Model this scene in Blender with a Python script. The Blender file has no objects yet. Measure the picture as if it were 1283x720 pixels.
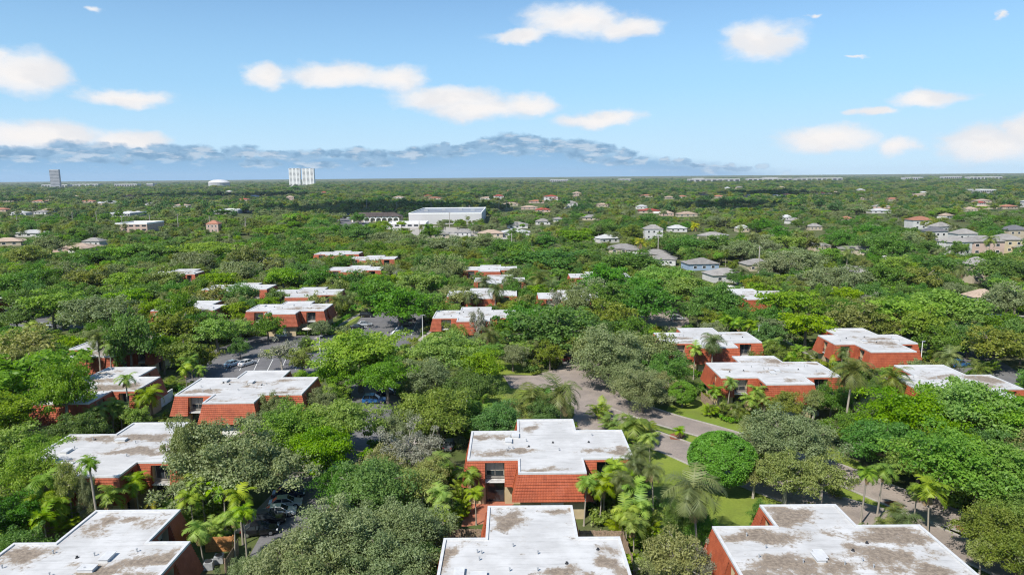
import bpy, math, random
import numpy as np
from mathutils import Matrix, Vector, noise as mnoise

rad = math.radians
C = bpy.context.scene
COL = C.collection
R0 = random.Random(7)

# ------------------------------------------------------------------ camera, sky, sun, exposure
CAMH, PITCH, ROLL, F = 45.0, rad(9.2), -0.0088, 855.0          # F in photograph pixels (1283 wide)
cam_d = bpy.data.cameras.new('camera')
cam = bpy.data.objects.new('camera', cam_d)
COL.objects.link(cam)
cam.location = (0, 0, CAMH)
cam.rotation_euler = (Matrix.Rotation(rad(90) - PITCH, 3, 'X') @ Matrix.Rotation(ROLL, 3, 'Z')).to_euler()
cam_d.sensor_width = 36.0
cam_d.lens = F / 1283 * 36
cam_d.clip_start = 0.5
cam_d.clip_end = 80000
C.camera = cam

SUN_EL, SUN_AZ = rad(49), rad(38)               # the sun stands behind the camera, to its left
sun_d = bpy.data.lights.new('sun', 'SUN')
sun_d.energy = 4.6
sun_d.angle = rad(0.53)
sun_d.color = (1.0, 0.955, 0.88)
sun = bpy.data.objects.new('sun', sun_d)
COL.objects.link(sun)
to_sun = Vector((-math.sin(SUN_AZ) * math.cos(SUN_EL), -math.cos(SUN_AZ) * math.cos(SUN_EL), math.sin(SUN_EL)))
sun.rotation_euler = to_sun.to_track_quat('Z', 'Y').to_euler()
sun.location = to_sun * 300

C.view_settings.view_transform = 'Standard'
C.view_settings.look = 'None'
C.view_settings.exposure = 0.45
C.view_settings.gamma = 1.0
C.view_settings.use_curve_mapping = False
C.cycles.max_bounces = 8
C.cycles.diffuse_bounces = 4
C.cycles.transmission_bounces = 6
C.cycles.glossy_bounces = 2
C.cycles.transmission_bounces = 4
C.cycles.volume_bounces = 0
C.cycles.caustics_reflective = False
C.cycles.caustics_refractive = False
C.cycles.use_denoising = True
C.cycles.denoiser = 'OPENIMAGEDENOISE'
C.cycles.denoising_input_passes = 'RGB_ALBEDO_NORMAL'
C.cycles.denoising_prefilter = 'NONE'
C.cycles.pixel_filter_type = 'BLACKMAN_HARRIS'
C.cycles.filter_width = 1.15


def ray(px, py):
    dx, dy = px - 641.5, py - 360
    c_, s_ = math.cos(ROLL), math.sin(ROLL)
    u, v = (dx * c_ + dy * s_) / F, (dy * c_ - dx * s_) / F
    return Vector((u, math.cos(PITCH) - v * math.sin(PITCH), -math.sin(PITCH) - v * math.cos(PITCH)))


def P(px, py, z=0.0):
    d = ray(px, py)
    t = (z - CAMH) / d.z
    return Vector((d.x * t, d.y * t, z))


def proj(x, y, z):
    dz = z - CAMH
    dep = y * math.cos(PITCH) - dz * math.sin(PITCH)
    dn = -y * math.sin(PITCH) - dz * math.cos(PITCH)
    lx, ly = x / dep * F, dn / dep * F
    c_, s_ = math.cos(ROLL), math.sin(ROLL)
    return 641.5 + lx * c_ - ly * s_, 360 + lx * s_ + ly * c_, dep


# ---- world: Nishita sky with a procedural cloud layer seen by direction (azimuth, elevation)
W = bpy.data.worlds.new('World')
C.world = W
W.use_nodes = True
wt = W.node_tree
for n in list(wt.nodes):
    wt.nodes.remove(n)


def N(t, typ, **kw):
    n = t.nodes.new(typ)
    for k, v in kw.items():
        setattr(n, k, v)
    return n


def math_n(t, op, a, b=None, c=None, clamp=False):
    n = t.nodes.new('ShaderNodeMath')
    n.operation = op
    n.use_clamp = clamp
    for i, x in enumerate((a, b, c)):
        if x is None:
            continue
        if isinstance(x, (int, float)):
            n.inputs[i].default_value = x
        else:
            t.links.new(x, n.inputs[i])
    return n.outputs[0]


def smooth(t, x, a, b):
    n = t.nodes.new('ShaderNodeMapRange')
    n.interpolation_type = 'SMOOTHSTEP'
    t.links.new(x, n.inputs[0])
    n.inputs[1].default_value, n.inputs[2].default_value = a, b
    n.inputs[3].default_value, n.inputs[4].default_value = 0, 1
    return n.outputs[0]


def mixc(t, fac, a, b, blend='MIX'):
    n = t.nodes.new('ShaderNodeMix')
    n.data_type = 'RGBA'
    n.blend_type = blend
    for s, x in ((0, fac), (6, a), (7, b)):
        if isinstance(x, (int, float)):
            n.inputs[s].default_value = x
        elif isinstance(x, tuple):
            n.inputs[s].default_value = (*x[:3], 1)
        else:
            t.links.new(x, n.inputs[s])
    return n.outputs[2]


sky = N(wt, 'ShaderNodeTexSky', sky_type='NISHITA', sun_disc=False)
sky.sun_elevation = SUN_EL
sky.sun_rotation = math.atan2(to_sun.x, to_sun.y)
sky.altitude = 0
sky.air_density = 1.0
sky.dust_density = 0.3
sky.ozone_density = 2.2
SKY_S = 0.105
tc = N(wt, 'ShaderNodeTexCoord')
sep = N(wt, 'ShaderNodeSeparateXYZ')
wt.links.new(tc.outputs['Generated'], sep.inputs[0])
az = math_n(wt, 'ARCTAN2', sep.outputs[0], sep.outputs[1])
el = math_n(wt, 'ARCSINE', sep.outputs[2])
comb = N(wt, 'ShaderNodeCombineXYZ')
wt.links.new(az, comb.inputs[0])
wt.links.new(el, comb.inputs[1])


def wnoise(vec, scale, detail, rough=0.55, sy=1.0):
    m = N(wt, 'ShaderNodeMapping')
    m.inputs['Scale'].default_value = (1, sy, 1)
    wt.links.new(vec, m.inputs[0])
    n = N(wt, 'ShaderNodeTexNoise')
    n.inputs['Scale'].default_value = scale
    n.inputs['Detail'].default_value = detail
    n.inputs['Roughness'].default_value = rough
    wt.links.new(m.outputs[0], n.inputs['Vector'])
    return n


nw = wnoise(comb.outputs[0], 16, 5, 0.55, 1.8)
warp = N(wt, 'ShaderNodeVectorMath', operation='MULTIPLY_ADD')
wt.links.new(nw.outputs['Color'], warp.inputs[0])
warp.inputs[1].default_value = (0.075, 0.032, 0)
wt.links.new(comb.outputs[0], warp.inputs[2])
off = N(wt, 'ShaderNodeVectorMath', operation='SUBTRACT')
wt.links.new(warp.outputs[0], off.inputs[0])
off.inputs[1].default_value = (0.0375, 0.016, 0)
BLOBS = [(722, 26, 78, 26), (655, 46, 56, 11), (785, 34, 50, 17), (955, 52, 62, 30), (1010, 22, 24, 6), (35, 92, 64, 32),
         (-10, 84, 40, 28), (155, 122, 66, 14), (50, 171, 105, 22), (165, 178, 62, 17), (333, 94, 32, 18), (425, 93, 82, 17),
         (495, 98, 48, 20), (560, 122, 82, 19), (600, 134, 80, 21), (660, 132, 50, 15), (752, 149, 66, 12), (1035, 172, 76, 20), (1122, 183, 38, 15),
         (1155, 123, 60, 12), (1095, 141, 34, 7), (1240, 182, 84, 28), (1290, 166, 40, 26), (1264, 18, 12, 14),
         (1075, 70, 26, 4), (130, 11, 22, 9)]
dmin = None
tpos = None
for bx, by, brx, bry in BLOBS:
    d0 = ray(bx, by).normalized()
    a0, e0 = math.atan2(d0.x, d0.y), math.asin(d0.z)
    d1 = ray(bx + brx, by).normalized()
    d2 = ray(bx, by - bry).normalized()
    ra = abs(math.atan2(d1.x, d1.y) - a0)
    re = abs(math.asin(d2.z) - e0)
    s = N(wt, 'ShaderNodeVectorMath', operation='SUBTRACT')
    wt.links.new(off.outputs[0], s.inputs[0])
    s.inputs[1].default_value = (a0, e0, 0)
    m = N(wt, 'ShaderNodeVectorMath', operation='MULTIPLY')
    wt.links.new(s.outputs[0], m.inputs[0])
    m.inputs[1].default_value = (1 / ra, 1 / re, 0)
    l = N(wt, 'ShaderNodeVectorMath', operation='LENGTH')
    wt.links.new(m.outputs[0], l.inputs[0])
    dd = l.outputs['Value']
    if brx < 27:
        dd = math_n(wt, 'ADD', dd, 0.42)
    dmin = dd if dmin is None else math_n(wt, 'SMOOTH_MIN', dmin, dd, 0.25)
nf = wnoise(off.outputs[0], 38, 6, 0.6, 1.7)
fld = math_n(wt, 'ADD', dmin, math_n(wt, 'MULTIPLY', math_n(wt, 'SUBTRACT', nf.outputs[0], 0.5), 0.42))
cmask = math_n(wt, 'SUBTRACT', 1.0, smooth(wt, fld, 0.52, 1.10))
cmask = math_n(wt, 'MULTIPLY', cmask, 0.97)
core = math_n(wt, 'SUBTRACT', 1.0, smooth(wt, fld, 0.1, 1.0))
ccol = mixc(wt, core, (5.5, 6.0, 6.6), (6.8, 6.55, 6.4))
ccol = mixc(wt, math_n(wt, 'MULTIPLY', smooth(wt, wnoise(off.outputs[0], 15, 4, 0.5, 2.2).outputs[0], 0.44, 0.64), 0.45), ccol, (5.25, 5.35, 5.65))
tint = mixc(wt, smooth(wt, el, 0.34, -0.05), mixc(wt, 1.0, sky.outputs[0], (0.76, 0.95, 1.06), 'MULTIPLY'), (2.75, 4.85, 6.95))
tint = mixc(wt, smooth(wt, el, 0.13, -0.01), tint, (4.3, 5.9, 7.1))
# low distant cloud bank along the left two thirds of the horizon
ramp = N(wt, 'ShaderNodeValToRGB')
mr = N(wt, 'ShaderNodeMapRange')
wt.links.new(az, mr.inputs[0])
AZ0, AZ1 = -0.75, 0.75
mr.inputs[1].default_value, mr.inputs[2].default_value = AZ0, AZ1
wt.links.new(mr.outputs[0], ramp.inputs[0])
tops = [(-60, 186), (120, 184), (300, 188), (450, 190), (540, 186), (600, 178), (650, 174), (720, 179), (770, 188), (840, 198), (930, 207), (1010, 214), (1080, 222)]
els = ramp.color_ramp.elements
for i, (tx, ty) in enumerate(tops):
    dv = ray(tx, ty).normalized()
    pos = (math.atan2(dv.x, dv.y) - AZ0) / (AZ1 - AZ0)
    e = els[i] if i < 2 else els.new(pos)
    e.position = pos
    v = (math.asin(dv.z) + 0.02) * 10
    e.color = (v, v, v, 1)
topel = math_n(wt, 'SUBTRACT', math_n(wt, 'MULTIPLY', ramp.outputs[0], 0.1), 0.02)
nb = wnoise(comb.outputs[0], 44, 5, 0.55, 1.9)
nb2 = wnoise(comb.outputs[0], 30, 6, 0.58, 3.6)
depth_ = math_n(wt, 'SUBTRACT', topel, el)
nbw = N(wt, 'ShaderNodeVectorMath', operation='MULTIPLY_ADD')
wt.links.new(wnoise(comb.outputs[0], 52, 5, 0.58, 1.5).outputs['Color'], nbw.inputs[0])
nbw.inputs[1].default_value = (0.030, 0.0125, 0)
wt.links.new(comb.outputs[0], nbw.inputs[2])
rc_ = random.Random(5)
heads = []
hx_ = -20.0
while hx_ < 985:
    ty = next(y0 + (y1 - y0) * (hx_ - x0) / (x1 - x0) for (x0, y0), (x1, y1) in zip(tops, tops[1:]) if x0 <= hx_ <= x1)
    sz_ = 1.0 if hx_ < 800 else .6
    heads.append((hx_, ty + 3 + rc_.uniform(-3, 5), rc_.uniform(11, 26) * sz_, rc_.uniform(4.5, 8.5) * sz_))
    if rc_.random() < .45:
        heads.append((hx_ + rc_.uniform(-10, 10), ty + rc_.uniform(9, 18) * sz_, rc_.uniform(12, 30) * sz_, rc_.uniform(3, 5) * sz_))
    hx_ += rc_.uniform(14, 30)
heads += [(640, 178, 34, 10), (612, 181, 22, 8), (672, 181, 22, 8), (720, 184, 30, 8), (575, 186, 16, 5), (558, 181, 9, 4)]
hmin = None
for bx, by, brx, bry in heads:
    d0 = ray(bx, by).normalized()
    a0, e0 = math.atan2(d0.x, d0.y) + 0.015, math.asin(d0.z) + 0.00625
    m = N(wt, 'ShaderNodeVectorMath', operation='MULTIPLY_ADD')
    ra, re = brx / F * .85, bry / F
    wt.links.new(nbw.outputs[0], m.inputs[0])
    m.inputs[1].default_value = (1 / ra, 1 / re, 0)
    m.inputs[2].default_value = (-a0 / ra, -e0 / re, 0)
    l = N(wt, 'ShaderNodeVectorMath', operation='LENGTH')
    wt.links.new(m.outputs[0], l.inputs[0])
    hmin = l.outputs['Value'] if hmin is None else math_n(wt, 'SMOOTH_MIN', hmin, l.outputs['Value'], 0.2)
lump = math_n(wt, 'SUBTRACT', 1.0, smooth(wt, hmin, 0.70, 1.35))
body = smooth(wt, math_n(wt, 'ADD', depth_, math_n(wt, 'MULTIPLY', math_n(wt, 'SUBTRACT', nb.outputs[0], 0.5), 0.012)), -0.004, 0.014)
bank = mixc(wt, smooth(wt, depth_, 0.0, 0.036), (1.45, 2.85, 4.55), (1.95, 3.6, 5.55))
head = mixc(wt, smooth(wt, nb.outputs[0], 0.36, 0.62), (1.35, 2.5, 3.85), (2.4, 3.7, 5.1))
head = mixc(wt, math_n(wt, 'MULTIPLY', smooth(wt, nb2.outputs[0], 0.48, 0.62), 0.85), head, (4.6, 5.2, 5.8))
bank = mixc(wt, math_n(wt, 'MULTIPLY', lump, 0.78), bank, head)
streak = math_n(wt, 'MULTIPLY', smooth(wt, nb2.outputs[0], 0.55, 0.70), math_n(wt, 'MULTIPLY', smooth(wt, depth_, 0.003, 0.010), smooth(wt, depth_, 0.034, 0.016)))
bank = mixc(wt, math_n(wt, 'MULTIPLY', streak, 0.55), bank, (3.9, 4.9, 6.0))
bmask = math_n(wt, 'MULTIPLY', math_n(wt, 'MAXIMUM', math_n(wt, 'MULTIPLY', body, 0.88), math_n(wt, 'MULTIPLY', lump, 0.95)), 1.0)
bmask = math_n(wt, 'MULTIPLY', bmask, smooth(wt, az, 0.47, 0.25))
skyc = mixc(wt, cmask, tint, ccol)
skyc = mixc(wt, bmask, skyc, bank)
bg = N(wt, 'ShaderNodeBackground')
bg.inputs[1].default_value = SKY_S
wt.links.new(skyc, bg.inputs[0])
wo = N(wt, 'ShaderNodeOutputWorld')
wt.links.new(bg.outputs[0], wo.inputs[0])

# ------------------------------------------------------------------ helpers


class MB:
    """collects faces for ONE mesh object"""

    def __init__(s):
        s.v, s.f, s.mi, s.uv = [], [], [], []

    def face(s, pts, mi=0, uv=None):
        b = len(s.v)
        s.v += [tuple(p) for p in pts]
        s.f.append(tuple(range(b, b + len(pts))))
        s.mi.append(mi)
        s.uv.append(uv if uv else [(0, 0)] * len(pts))

    def box(s, x0, x1, y0, y1, z0, z1, mi=0, M=None):
        p = [(x0, y0, z0), (x1, y0, z0), (x1, y1, z0), (x0, y1, z0), (x0, y0, z1), (x1, y0, z1), (x1, y1, z1), (x0, y1, z1)]
        if M:
            p = [M(q) for q in p]
        for q in ((3, 2, 1, 0), (4, 5, 6, 7), (0, 1, 5, 4), (1, 2, 6, 5), (2, 3, 7, 6), (3, 0, 4, 7)):
            s.face([p[i] for i in q], mi)

    def tube(s, pts, radii, n=7, mi=0, cap=True):
        rings = []
        for i, p in enumerate(pts):
            p = Vector(p)
            a = Vector(pts[max(0, i - 1)])
            b = Vector(pts[min(len(pts) - 1, i + 1)])
            d = (b - a).normalized()
            e = d.cross(Vector((0, 1, 0.13))).normalized()
            g = d.cross(e).normalized()
            rings.append([p + (e * math.cos(2 * math.pi * k / n) + g * math.sin(2 * math.pi * k / n)) * radii[i] for k in range(n)])
        for a, b in zip(rings, rings[1:]):
            for k in range(n):
                s.face((a[k], a[(k + 1) % n], b[(k + 1) % n], b[k]), mi)
        if cap:
            s.face(rings[-1], mi)
            s.face(rings[0][::-1], mi)

    def lathe(s, prof, n=12, mi=0, c=(0, 0), axis='z'):
        def pt(r, h, k):
            a = 2 * math.pi * k / n
            if axis == 'z':
                return (c[0] + r * math.cos(a), c[1] + r * math.sin(a), h)
            return (c[0] + r * math.cos(a), h, c[1] + r * math.sin(a))
        for (r0, h0), (r1, h1) in zip(prof, prof[1:]):
            for k in range(n):
                s.face((pt(r0, h0, k), pt(r0, h0, k + 1), pt(r1, h1, k + 1), pt(r1, h1, k)), mi)

    def mesh(s, name, mats, smooth_=False, merge=False):
        me = bpy.data.meshes.new(name)
        me.from_pydata(s.v, [], s.f)
        for m in (mats if isinstance(mats, (list, tuple)) else [mats]):
            me.materials.append(m)
        me.polygons.foreach_set('material_index', s.mi)
        u = me.uv_layers.new(name='UVMap')
        u.data.foreach_set('uv', np.array([c for f in s.uv for c in f], dtype=np.float32).ravel())
        if smooth_:
            me.polygons.foreach_set('use_smooth', [True] * len(me.polygons))
        me.update()
        return me

    def build(s, name, mats, parent=None, **kw):
        return link(name, s.mesh(name, mats, **kw), parent)


def link(name, me, parent=None):
    o = bpy.data.objects.new(name, me)
    COL.objects.link(o)
    if parent:
        o.parent = parent
    return o


def tag(o, label=None, cat=None, group=None, kind=None):
    if label: o['label'] = label
    if cat: o['category'] = cat
    if group: o['group'] = group
    if kind: o['kind'] = kind
    return o


def empty(name, loc, rz=0.0):
    o = bpy.data.objects.new(name, None)
    COL.objects.link(o)
    o.location = loc
    o.rotation_euler = (0, 0, rz)
    o.empty_display_size = 0.2
    return o


KIDS = {}


def copy_tree(o, parent=None):
    c = o.copy()
    COL.objects.link(c)
    if parent:
        c.parent = parent
    for k in list(o.children):
        copy_tree(k, c)
    return c


# deferred labels: every entry gets words on how it looks plus what it stands beside, made unique at the end
LANDMARKS = []
DEFER = []


def mark(name, px, py):
    LANDMARKS.append((name, px, py))


def later(o, desc, plural, px, py, cat, group=None):
    o['category'] = cat
    if group: o['group'] = group
    DEFER.append((o, desc, plural, px, py))


# ------------------------------------------------------------------ materials


def mat(name):
    m = bpy.data.materials.new(name)
    m.use_nodes = True
    t = m.node_tree
    return m, t, t.nodes['Principled BSDF']


def simple(name, col, rough=0.7, var=0.15, scale=3.0, metal=0.0, spec=0.3, bump=0.0):
    m, t, b = mat(name)
    co = N(t, 'ShaderNodeTexCoord')
    n = N(t, 'ShaderNodeTexNoise')
    n.inputs['Scale'].default_value = scale
    n.inputs['Detail'].default_value = 5
    t.links.new(co.outputs['Object'], n.inputs['Vector'])
    f = smooth(t, n.outputs[0], 0.3, 0.7)
    c = mixc(t, f, tuple(x * (1 - var) for x in col), tuple(min(1, x * (1 + var)) for x in col))
    t.links.new(c, b.inputs['Base Color'])
    b.inputs['Roughness'].default_value = rough
    b.inputs['Metallic'].default_value = metal
    b.inputs['Specular IOR Level'].default_value = spec
    if bump:
        bp = N(t, 'ShaderNodeBump')
        bp.inputs['Strength'].default_value = bump
        bp.inputs['Distance'].default_value = 0.05
        t.links.new(n.outputs[0], bp.inputs['Height'])
        t.links.new(bp.outputs[0], b.inputs['Normal'])
    return m


def roof_material():
    m, t, b = mat('roof_membrane')
    co = N(t, 'ShaderNodeTexCoord')
    oi = N(t, 'ShaderNodeObjectInfo')
    off = N(t, 'ShaderNodeVectorMath', operation='ADD')
    mul = N(t, 'ShaderNodeMath', operation='MULTIPLY')
    t.links.new(oi.outputs['Random'], mul.inputs[0])
    mul.inputs[1].default_value = 90
    t.links.new(co.outputs['Object'], off.inputs[0])
    cx = N(t, 'ShaderNodeCombineXYZ')
    t.links.new(mul.outputs[0], cx.inputs[2])
    t.links.new(cx.outputs[0], off.inputs[1])

    def nz(scale, detail=6, rough=0.6, sx=1, sy=1):
        mp = N(t, 'ShaderNodeMapping')
        mp.inputs['Scale'].default_value = (sx, sy, 1)
        t.links.new(off.outputs[0], mp.inputs[0])
        n = N(t, 'ShaderNodeTexNoise')
        n.inputs['Scale'].default_value = scale
        n.inputs['Detail'].default_value = detail
        n.inputs['Roughness'].default_value = rough
        t.links.new(mp.outputs[0], n.inputs['Vector'])
        return n.outputs[0]
    at = N(t, 'ShaderNodeAttribute', attribute_name='stain')
    n1, n2, n3, n4 = nz(0.55, 8, 0.65), nz(2.2, 8, 0.7), nz(0.25, 4), nz(0.9, 9, 0.7, 0.35, 1.6)
    s = math_n(t, 'ADD', at.outputs['Fac'], math_n(t, 'MULTIPLY', math_n(t, 'SUBTRACT', n1, 0.5), 2.1))
    s = math_n(t, 'ADD', s, math_n(t, 'MULTIPLY', math_n(t, 'SUBTRACT', n2, 0.5), 0.7))
    core = smooth(t, s, 0.50, 0.78)
    wash = smooth(t, s, 0.22, 0.66)
    base = mixc(t, smooth(t, n3, 0.35, 0.65), (0.47, 0.463, 0.452), (0.57, 0.563, 0.552))
    base = mixc(t, math_n(t, 'MULTIPLY', smooth(t, n4, 0.48, 0.70), 0.45), base, (0.27, 0.262, 0.255))
    base = mixc(t, math_n(t, 'MULTIPLY', wash, 0.62), base, (0.335, 0.278, 0.212))
    brown = mixc(t, smooth(t, n2, 0.35, 0.65), (0.115, 0.082, 0.055), (0.285, 0.222, 0.160))
    base = mixc(t, math_n(t, 'MULTIPLY', core, 0.88), base, brown)
    ring = math_n(t, 'MULTIPLY', smooth(t, s, 0.42, 0.55), math_n(t, 'SUBTRACT', 1, smooth(t, s, 0.55, 0.70)))
    base = mixc(t, math_n(t, 'MULTIPLY', math_n(t, 'MULTIPLY', ring, smooth(t, n2, 0.5, 0.62)), 0.55), base, (0.075, 0.062, 0.055))
    base = mixc(t, math_n(t, 'MULTIPLY', oi.outputs['Random'], 0.14), base, (0.30, 0.285, 0.262))
    sx_ = N(t, 'ShaderNodeSeparateXYZ')
    t.links.new(co.outputs['Object'], sx_.inputs[0])
    seam = smooth(t, math_n(t, 'ABSOLUTE', math_n(t, 'SUBTRACT', math_n(t, 'FRACT', math_n(t, 'MULTIPLY', sx_.outputs[1], 0.92)), 0.5)), 0.06, 0.02)
    base = mixc(t, math_n(t, 'MULTIPLY', seam, 0.13), base, (0.22, 0.21, 0.20))
    t.links.new(base, b.inputs['Base Color'])
    b.inputs['Roughness'].default_value = 0.75
    b.inputs['Specular IOR Level'].default_value = 0.2
    return m


def tile_material(name, c0, c1):
    m, t, b = mat(name)
    uv = N(t, 'ShaderNodeUVMap', uv_map='UVMap')
    sp = N(t, 'ShaderNodeSeparateXYZ')
    t.links.new(uv.outputs[0], sp.inputs[0])
    fr = math_n(t, 'FRACT', math_n(t, 'MULTIPLY', sp.outputs[0], 3.2))
    prof = math_n(t, 'SINE', math_n(t, 'MULTIPLY', fr, math.pi))
    wn = N(t, 'ShaderNodeTexWhiteNoise', noise_dimensions='2D')
    cx = N(t, 'ShaderNodeCombineXYZ')
    t.links.new(math_n(t, 'FLOOR', math_n(t, 'MULTIPLY', sp.outputs[0], 3.2)), cx.inputs[0])
    t.links.new(math_n(t, 'FLOOR', math_n(t, 'MULTIPLY', sp.outputs[1], 2.817)), cx.inputs[1])
    t.links.new(cx.outputs[0], wn.inputs['Vector'])
    co = N(t, 'ShaderNodeTexCoord')
    n = N(t, 'ShaderNodeTexNoise')
    n.inputs['Scale'].default_value = 0.6
    n.inputs['Detail'].default_value = 9
    n.inputs['Roughness'].default_value = 0.7
    t.links.new(co.outputs['Object'], n.inputs['Vector'])
    f = math_n(t, 'ADD', math_n(t, 'MULTIPLY', wn.outputs[0], 0.28), math_n(t, 'MULTIPLY', smooth(t, n.outputs[0], 0.3, 0.7), 0.65))
    c = mixc(t, f, c0, c1)
    c = mixc(t, math_n(t, 'MULTIPLY', smooth(t, fr, 0.80, 0.97), 0.22), c, tuple(x * 0.35 for x in c0))
    mi_ = N(t, 'ShaderNodeTexNoise')
    mi_.inputs['Scale'].default_value = 0.35
    mi_.inputs['Detail'].default_value = 8
    mi_.inputs['Roughness'].default_value = 0.7
    oi = N(t, 'ShaderNodeObjectInfo')
    sh_ = N(t, 'ShaderNodeVectorMath', operation='ADD')
    t.links.new(co.outputs['Object'], sh_.inputs[0])
    t.links.new(math_n(t, 'MULTIPLY', oi.outputs['Random'], 60.0), sh_.inputs[1])
    t.links.new(sh_.outputs[0], mi_.inputs['Vector'])
    c = mixc(t, math_n(t, 'MULTIPLY', smooth(t, mi_.outputs[0], 0.50, 0.72), 0.5), c, tuple(x * 0.42 + .012 for x in c0))
    c = mixc(t, math_n(t, 'MULTIPLY', smooth(t, mi_.outputs[0], 0.46, 0.28), 0.35), c, tuple(min(1, x * 1.05 + .05) for x in c1))
    hv = N(t, 'ShaderNodeHueSaturation')
    t.links.new(c, hv.inputs['Color'])
    t.links.new(math_n(t, 'MULTIPLY_ADD', oi.outputs['Random'], 0.24, 0.86), hv.inputs['Value'])
    c = hv.outputs[0]
    t.links.new(c, b.inputs['Base Color'])
    b.inputs['Roughness'].default_value = 0.65
    b.inputs['Specular IOR Level'].default_value = 0.25
    bp = N(t, 'ShaderNodeBump')
    bp.inputs['Strength'].default_value = 0.3
    bp.inputs['Distance'].default_value = 0.05
    t.links.new(prof, bp.inputs['Height'])
    t.links.new(bp.outputs[0], b.inputs['Normal'])
    return m


def leaf_material(name, c0, c1, trans=0.30, hue=0.02, val=0.3):
    """c0 old leaves, c1 new leaves; varies by clump, by leaf and by tree"""
    m, t, b = mat(name)
    uv = N(t, 'ShaderNodeUVMap', uv_map='UVMap')
    sp = N(t, 'ShaderNodeSeparateXYZ')
    t.links.new(uv.outputs[0], sp.inputs[0])
    oi = N(t, 'ShaderNodeObjectInfo')
    f = math_n(t, 'ADD', math_n(t, 'MULTIPLY', sp.outputs[0], 0.6), math_n(t, 'MULTIPLY', sp.outputs[1], 0.4))
    c = mixc(t, f, c0, c1)
    h = N(t, 'ShaderNodeHueSaturation')
    t.links.new(c, h.inputs['Color'])
    t.links.new(math_n(t, 'MULTIPLY_ADD', oi.outputs['Random'], hue * 2, 0.5 - hue), h.inputs['Hue'])
    r2 = math_n(t, 'FRACT', math_n(t, 'MULTIPLY', oi.outputs['Random'], 17.3))
    r3 = math_n(t, 'FRACT', math_n(t, 'MULTIPLY', oi.outputs['Random'], 41.7))
    t.links.new(math_n(t, 'MULTIPLY_ADD', r2, val, 1.13 - val / 2), h.inputs['Value'])
    t.links.new(math_n(t, 'MULTIPLY_ADD', r3, 0.25, 0.86), h.inputs['Saturation'])
    t.links.new(h.outputs[0], b.inputs['Base Color'])
    b.inputs['Roughness'].default_value = 0.5
    b.inputs['Specular IOR Level'].default_value = 0.35
    tr = N(t, 'ShaderNodeBsdfTranslucent')
    tcol = mixc(t, 1.0, h.outputs[0], (1.25, 1.35, 0.55), 'MULTIPLY')
    t.links.new(tcol, tr.inputs['Color'])
    mx = N(t, 'ShaderNodeMixShader')
    mx.inputs[0].default_value = trans
    t.links.new(b.outputs[0], mx.inputs[1])
    t.links.new(tr.outputs[0], mx.inputs[2])
    t.links.new(mx.outputs[0], t.nodes['Material Output'].inputs[0])
    return m


def glass_material():
    m, t, b = mat('window_glass')
    b.inputs['Base Color'].default_value = (0.03, 0.038, 0.045, 1)
    b.inputs['Roughness'].default_value = 0.08
    b.inputs['Specular IOR Level'].default_value = 0.7
    return m


def ground_material(name, c0, c1, c2, s1=0.02, s2=0.25, bump=0.0):
    m, t, b = mat(name)
    co = N(t, 'ShaderNodeTexCoord')

    def nz(s, d=7):
        n = N(t, 'ShaderNodeTexNoise')
        n.inputs['Scale'].default_value = s
        n.inputs['Detail'].default_value = d
        n.inputs['Roughness'].default_value = 0.62
        t.links.new(co.outputs['Object'], n.inputs['Vector'])
        return n.outputs[0]
    a, d, e = nz(s1), nz(s2), nz(s2 * 12, 4)
    c = mixc(t, smooth(t, a, 0.35, 0.65), c0, c1)
    c = mixc(t, math_n(t, 'MULTIPLY', smooth(t, d, 0.42, 0.68), 0.75), c, c2)
    c = mixc(t, math_n(t, 'MULTIPLY', smooth(t, e, 0.35, 0.7), 0.35), c, tuple(x * 0.55 for x in c0))
    t.links.new(c, b.inputs['Base Color'])
    b.inputs['Roughness'].default_value = 0.9
    b.inputs['Specular IOR Level'].default_value = 0.1
    return m


M = {}
M['roof'] = roof_material()
M['tile'] = tile_material('red_barrel_tile', (0.25, 0.054, 0.023), (0.43, 0.108, 0.046))
M['cream'] = simple('cream_stucco', (0.46, 0.37, 0.23), 0.85, 0.12, 0.7)
M['white'] = simple('white_paint', (0.74, 0.73, 0.70), 0.6, 0.06, 1.0)
M['cap'] = simple('roof_edge_flashing', (0.55, 0.548, 0.54), 0.5, 0.08, 1.5)
M['dark'] = simple('dark_metal', (0.035, 0.035, 0.038), 0.5, 0.2, 3)
M['grey'] = simple('grey_metal', (0.36, 0.37, 0.38), 0.5, 0.15, 3)
M['glass'] = glass_material()
M['frame'] = simple('bronze_window_frame', (0.30, 0.28, 0.25), 0.5, 0.1, 2)
M['blind'] = simple('window_blind', (0.46, 0.42, 0.34), 0.6, 0.15, 2)
M['wood'] = simple('weathered_fence_wood', (0.30, 0.215, 0.155), 0.85, 0.35, 4)
M['newwood'] = simple('orange_fence_wood', (0.50, 0.24, 0.09), 0.8, 0.25, 4)
M['asphalt'] = ground_material('asphalt', (0.275, 0.23, 0.20), (0.345, 0.292, 0.255), (0.215, 0.185, 0.167), 0.05, 0.3)
M['asphalt_dark'] = ground_material('car_park_asphalt', (0.15, 0.145, 0.15), (0.19, 0.185, 0.185), (0.12, 0.118, 0.12), 0.05, 0.3)
M['concrete'] = ground_material('concrete', (0.36, 0.33, 0.29), (0.43, 0.40, 0.36), (0.30, 0.28, 0.25), 0.1, 0.5)
M['line'] = simple('road_paint', (0.66, 0.66, 0.62), 0.7, 0.15, 2)
M['lawn'] = ground_material('lawn_grass', (0.155, 0.215, 0.032), (0.215, 0.262, 0.046), (0.135, 0.170, 0.034), 0.05, 0.22)
M['earth'] = ground_material('muted_grass_ground', (0.070, 0.100, 0.028), (0.105, 0.125, 0.040), (0.125, 0.112, 0.070), 0.015, 0.12)  # muted grass green mixed with dark soil, varied by noise
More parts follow.
